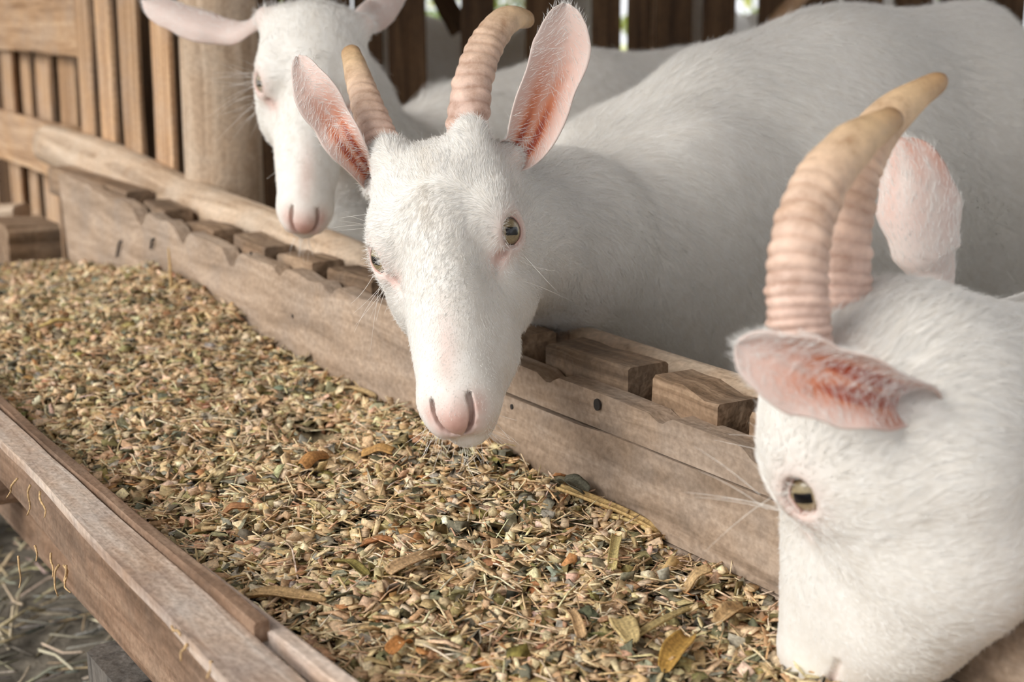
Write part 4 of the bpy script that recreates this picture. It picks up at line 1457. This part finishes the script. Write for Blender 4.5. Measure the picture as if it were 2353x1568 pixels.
def bits(n, r_, dims, cols, tilt, bend, pos, ragged=.25, cvar=.12):
    L, W, T = dims
    n = len(pos)
    V = np.broadcast_to(_tv, (n, 12, 3)).copy()
    V[:, :, 1] *= 1 + r_.normal(0, ragged, (n, 12)); V[:, :, 0] += r_.normal(0, ragged * .25, (n, 12))
    V[:, :, 2] *= 1 + r_.normal(0, ragged * .5, (n, 12))
    l = r_.uniform(*L, n); w = r_.uniform(*W, n); th = r_.uniform(*T, n)
    V[:, :, 0] *= l[:, None]; V[:, :, 1] *= w[:, None]; V[:, :, 2] *= th[:, None]
    bd = r_.normal(0, bend, n) * l
    V[:, 4:8, 2] += bd[:, None]
    cup = r_.normal(0, bend * .6, n) * w
    V[:, :, 2] += cup[:, None] * (np.abs(_tv[:, 1]) - .25)[None]
    R = rand_rot(r_, n, tilt)
    V = np.einsum('nij,nkj->nki', R, V) + pos[:, None]
    cols = np.array(cols); c = cols[r_.integers(0, len(cols), n)]
    c = c * (1 + r_.normal(0, cvar, (n, 1))) * (1 + r_.normal(0, .05, (n, 3)))
    c = np.clip(c * np.array([1.12, 1.12, 1.18]), .01, .95)
    C = np.concatenate([np.broadcast_to(c[:, None], (n, 12, 3)), np.ones((n, 12, 1))], 2)
    F = _tf[None] + (np.arange(n) * 12)[:, None, None]
    return V.reshape(-1, 3), F.reshape(-1, 4), C.reshape(-1, 4)


rf = np.random.default_rng(99)


def spots(n, lo, hi, s0=-2.62, s1=.05):
    """thicker towards the camera end, where single pieces show"""
    u = rf.random(n)
    s = s0 + (s1 - s0) * (u ** .92)
    t = rf.uniform(.345, BT - .006, n)
    z = feed_z(s, t) + rf.uniform(lo, hi, n)
    # the bare patch of trough floor stays open
    bare = np.exp(-(((s - hs_) / .055) ** 2 + ((t - ht_) / .036) ** 2)) > rf.uniform(.12, .75, n)
    s, t, z = s[~bare], t[~bare], z[~bare]
    return np.outer(s, TD) + np.outer(t, TN) + np.stack([0 * z, 0 * z, z], 1)


CREAM = [(.72, .57, .36), (.66, .51, .31), (.76, .64, .44), (.60, .45, .26)]
TAN = [(.55, .39, .21), (.61, .45, .25), (.48, .33, .17), (.66, .51, .31), (.52, .34, .19)]
LEAF = [(.17, .155, .095), (.24, .22, .14), (.27, .25, .18), (.24, .20, .085), (.30, .25, .12), (.16, .15, .10), (.35, .33, .26)]
RUST = [(.46, .23, .09), (.38, .19, .10)]
OLIVE = [(.26, .21, .06), (.33, .27, .10)]
DUST = [(.46, .35, .20), (.38, .29, .17), (.28, .23, .14), (.58, .46, .28)]
G = [
    bits(0, rf, ((.005, .012), (.0045, .009), (.0035, .007)), CREAM, .9, .04, spots(4600, -.003, .007), .12),
    bits(0, rf, ((.009, .026), (.0035, .010), (.0007, .0016)), TAN + CREAM[:2], .55, .06, spots(13000, -.002, .008), .22),
    bits(0, rf, ((.008, .021), (.006, .013), (.0003, .0006)), LEAF, .6, .18, spots(8500, -.002, .007), .35),
    bits(0, rf, ((.012, .038), (.0006, .0015), (.0005, .0011)), TAN + CREAM + [(.7, .6, .42)], .38, .06, spots(15000, -.001, .010), .2),
    bits(0, rf, ((.0018, .0048), (.0012, .003), (.0006, .002)), DUST + CREAM, 1.0, .1, spots(26000, -.003, .006), .3),
    bits(0, rf, ((.008, .016), (.006, .011), (.0005, .0011)), RUST + OLIVE, .5, .12, spots(1500, .0, .008), .3),
]
# the bed below
sg = np.linspace(S0 + .06, S1 - .05, 220); tg = np.linspace(.338, BT - .001, 34)
SS, TT = np.meshgrid(sg, tg, indexing='ij')
ZZ = np.maximum(feed_z(SS, TT) - .004, zf - .003)
Vb = SS[..., None] * TD + TT[..., None] * TN + ZZ[..., None] * np.array([0, 0, 1.0])
Fb = grid_faces(220, 34, closed=False)[:, ::-1]
cb = np.array([.24, .19, .115]) * (1 + rf.normal(0, .3, (220 * 34, 1)))
G.append((Vb.reshape(-1, 3), Fb, np.concatenate([np.clip(cb, .02, .5), np.ones((len(cb), 1))], 1)))
off = 0; Vs, Fs, Cs = [], [], []
for v_, f_, c_ in G:
    Vs.append(v_); Fs.append(f_ + off); Cs.append(c_); off += len(v_)
feed = mesh_obj('chopped_fodder', np.vstack(Vs), np.vstack(Fs), FEEDM, None, False, {'col': ('FLOAT_COLOR', np.vstack(Cs))})
tag(feed, 'bed of chopped maize silage filling the trough', 'fodder', None, 'stuff')
log('feed')


# the pieces that stand out
def shred(name, label, cat, a, b, wid, col, thick=.0012, lift=.006, curl=.25, bow=.004, ribs=5, za=0.0, zb=0.0, seed=0, frayed=False, D=None):
    """a strip from pixel a to pixel b lying on the fodder"""
    r_ = np.random.default_rng(seed)
    def on(p, dz):
        q = at(*p, z=.40)
        for _ in range(4):
            q = at(*p, z=float(feed_z(s_of(q), q @ TN)) + lift + dz)
        return q
    P, Qp = on(a, za), on(b, zb)
    x = Qp - P; L = np.linalg.norm(x); x /= L
    y = np.cross((0, 0, 1), x); y /= np.linalg.norm(y); z = np.cross(x, y)
    n, m = 14, 2 * ribs + 1
    top = []; bot = []; cc = []
    jag0, jag1 = r_.normal(0, .03 * L if frayed else .012 * L, m), r_.normal(0, .05 * L if frayed else .012 * L, m)
    for i in range(n):
        t = i / (n - 1)
        for j in range(m):
            w = j / (m - 1) * 2 - 1
            ww = w * wid / 2 * (1 + .12 * math.sin(5 * t + seed) - .25 * (abs(2 * t - 1) ** 4))
            xx = t * L + (jag0[j] * (1 - t) + jag1[j] * t)
            h_ = bow * math.sin(math.pi * t) + curl * wid * (w * w - .3) + (.0004 if j % 2 else 0) + wid * .05 * math.sin(9 * t + seed)
            p = P + x * xx + y * ww + z * h_
            top.append(p); bot.append(p - z * thick)
            k = (.82 if j % 2 else 1.08) * (1 + r_.normal(0, .05))
            cc.append((*[min(.95, c * k) for c in col], 1))
    V = np.array(top + bot); N = n * m
    F = []
    for i in range(n - 1):
        for j in range(m - 1):
            q = [i * m + j, (i + 1) * m + j, (i + 1) * m + j + 1, i * m + j + 1]
            F.append(q[::-1]); F.append([k + N for k in q])
    edge = [i * m for i in range(n)] + [(n - 1) * m + j for j in range(1, m)] + [i * m + m - 1 for i in range(n - 2, -1, -1)] + [j for j in range(m - 2, 0, -1)]
    for k in range(len(edge)):
        e0, e1 = edge[k], edge[(k + 1) % len(edge)]
        F.append([e0, e1, e1 + N, e0 + N])
    o = mesh_obj(name, V, F, FEEDM, None, True, {'col': ('FLOAT_COLOR', np.array(cc + cc))})
    return tag(o, label, cat)


shred('stalk', 'long split stalk lying against the back board', 'stalk', (1282, 1120), (1518, 1222), .010, (.52, .36, .16), .003, lift=.010, seed=1)
shred('stalk', 'pale rounded stalk half under the long split one', 'stalk', (1385, 1182), (1512, 1228), .006, (.60, .46, .22), .003, lift=.007, seed=2)
shred('husk', 'frayed stalk end leaning up against the back board', 'husk', (1574, 1360), (1632, 1306), .010, (.52, .36, .19), .0015, lift=.008, zb=.012, seed=3, frayed=True)
shred('husk', 'broad tan husk piece left of the feeding muzzle', 'husk', (1650, 1428), (1722, 1400), .016, (.53, .36, .19), .001, lift=.012, curl=.35, seed=4, frayed=True)
shred('husk', 'ochre striped husk standing out at the front of the feed', 'husk', (1528, 1538), (1582, 1462), .016, (.50, .30, .08), .001, lift=.012, curl=.3, seed=5)
shred('stalk_chip', 'square ribbed stalk chip in the near feed', 'stalk chip', (1420, 1420), (1452, 1476), .017, (.56, .43, .21), .002, lift=.013, curl=.12, seed=6)
shred('stalk', 'slim pale stalk slanting behind the square ribbed chip', 'stalk', (1440, 1476), (1618, 1388), .0055, (.50, .39, .19), .002, lift=.010, seed=7)
shred('stalk', 'short greenish stalk standing above the square chip', 'stalk', (1418, 1232), (1406, 1306), .009, (.54, .44, .20), .0015, lift=.010, seed=8)
shred('husk', 'small flat tan strip left of the square chip', 'husk', (1309, 1402), (1336, 1462), .008, (.56, .37, .20), .0012, lift=.010, seed=9)
shred('leaf_flake', 'orange translucent leaf flake beside the bare patch', 'leaf flake', (690, 1068), (742, 1040), .019, (.42, .21, .075), .0005, lift=.012, curl=-.3, seed=10)
shred('husk', 'red brown folded husk in the middle of the feed', 'husk', (512, 1182), (574, 1168), .012, (.42, .21, .10), .001, lift=.010, curl=.25, seed=11)
shred('husk', 'long ragged tan husk near the front rail', 'husk', (572, 1368), (742, 1385), .014, (.48, .32, .16), .001, lift=.010, seed=12, frayed=True)
shred('husk', 'flat pinkish tan husk in the centre of the near feed', 'husk', (895, 1318), (1006, 1276), .014, (.55, .37, .21), .001, lift=.011, seed=13)
shred('husk', 'small bright orange husk at the bottom of the picture', 'husk', (897, 1502), (938, 1474), .012, (.50, .22, .07), .001, lift=.011, seed=14)
shred('stalk', 'pale flat stalk piece near the red brown husk', 'stalk', (694, 1148), (762, 1198), .008, (.50, .40, .20), .0015, lift=.009, seed=15)
shred('leaf_flake', 'yellow leaf strip in the far feed', 'leaf flake', (92, 752), (172, 738), .014, (.56, .42, .17), .0006, lift=.010, seed=16)
shred('leaf_flake', 'second yellowish leaf strip in the far feed, nearer the back board', 'leaf flake', (240, 748), (316, 778), .011, (.52, .40, .20), .0006, lift=.010, seed=17)
shred('leaf_flake', 'dark grey leaf flake leaning on the back board', 'leaf flake', (1288, 1104), (1345, 1135), .018, (.12, .115, .085), .0006, lift=.014, curl=.3, seed=18)
shred('husk', 'curled brown husk strip at the foot of the back board', 'husk', (790, 895), (862, 915), .008, (.50, .36, .19), .0008, lift=.010, curl=.5, seed=19)
shred('husk', 'thin rust coloured husk above the flat pinkish tan husk', 'husk', (830, 1255), (905, 1245), .009, (.38, .17, .07), .0012, lift=.010, seed=20)
shred('husk', 'curled brown husk lying left of the muzzle of the middle goat', 'husk', (834, 1038), (905, 1030), .016, (.44, .25, .09), .0008, lift=.012, curl=-.3, seed=21)
shred('leaf_flake', 'olive leaf blade in the near feed', 'leaf flake', (775, 1290), (842, 1322), .009, (.21, .17, .05), .0005, lift=.010, seed=22)
# one upright stalk
pu = at(394, 668, z=float(feed_z(*(lambda q: (s_of(q), q @ TN))(at(394, 668, z=.44)))))
C = spline([pu - (0, 0, .01), pu + np.array([.0, 0, .025]), pu + np.array([-.001, 0, .062])], 12)
Vn, Fn = tube_mesh(sweep(C, np.linspace(.0034, .0012, 12), 8))
o = mesh_obj('stalk', Vn, Fn, FEEDM, None, True, {'col': ('FLOAT_COLOR', np.tile([.58, .40, .20, 1], (len(Vn), 1)))})
tag(o, 'single thin straw stalk standing upright in front of the left board', 'stalk')

# straw on the ground and wisps hanging from the near boards
n = 5200
px = rf.uniform(-1.9, .25, n); py = rf.uniform(.55, 2.7, n)
keep = (px * TN[0] + py * TN[1]) < .55
px, py = px[keep], py[keep]
v_, f_, c_ = bits(0, rf, ((.03, .13), (.002, .0045), (.001, .0025)), [(.50, .42, .26), (.40, .32, .19), (.58, .51, .36), (.30, .27, .20), (.24, .23, .20)], .14, .06, np.stack([px, py, rf.uniform(.002, .022, len(px))], 1), .15)
straw = mesh_obj('straw', v_, f_, FEEDM, None, False, {'col': ('FLOAT_COLOR', c_)})
tag(straw, 'loose straw litter on the ground below the trough', 'straw', None, 'stuff')
wp = []
for u, v, du, dv in ((70, 1115, -8, 70), (40, 1100, -25, 45), (92, 1130, 10, 60), (117, 1272, 4, 55), (136, 1298, -3, 72), (146, 1300, 16, 62), (152, 1300, -2, 36), (42, 1278, 2, 74), (80, 1255, 3, 35), (430, 1480, -14, 40), (395, 1440, 20, 22), (485, 1520, -10, 40)):
    a, b = at(u, v, t=.288), at(u + du, v + dv, t=.284)
    wp.append([a, a * .66 + b * .34 + rf.normal(size=3) * .0012, a * .33 + b * .67 + rf.normal(size=3) * .0015, b])
Vw, Fw, off = [], [], 0
for p in wp:
    a_, b_ = tube_mesh(sweep(spline(p, 8), np.linspace(.0011, .0006, 8), 6))
    Vw.append(a_); Fw += [[i + off for i in f] for f in b_]; off += len(a_)
o = mesh_obj('straw_wisps', np.vstack(Vw), Fw, FEEDM, trough, True, {'col': ('FLOAT_COLOR', np.tile([.56, .38, .20, 1], (off, 1)))})
o['kind'] = 'stuff'
log('done')
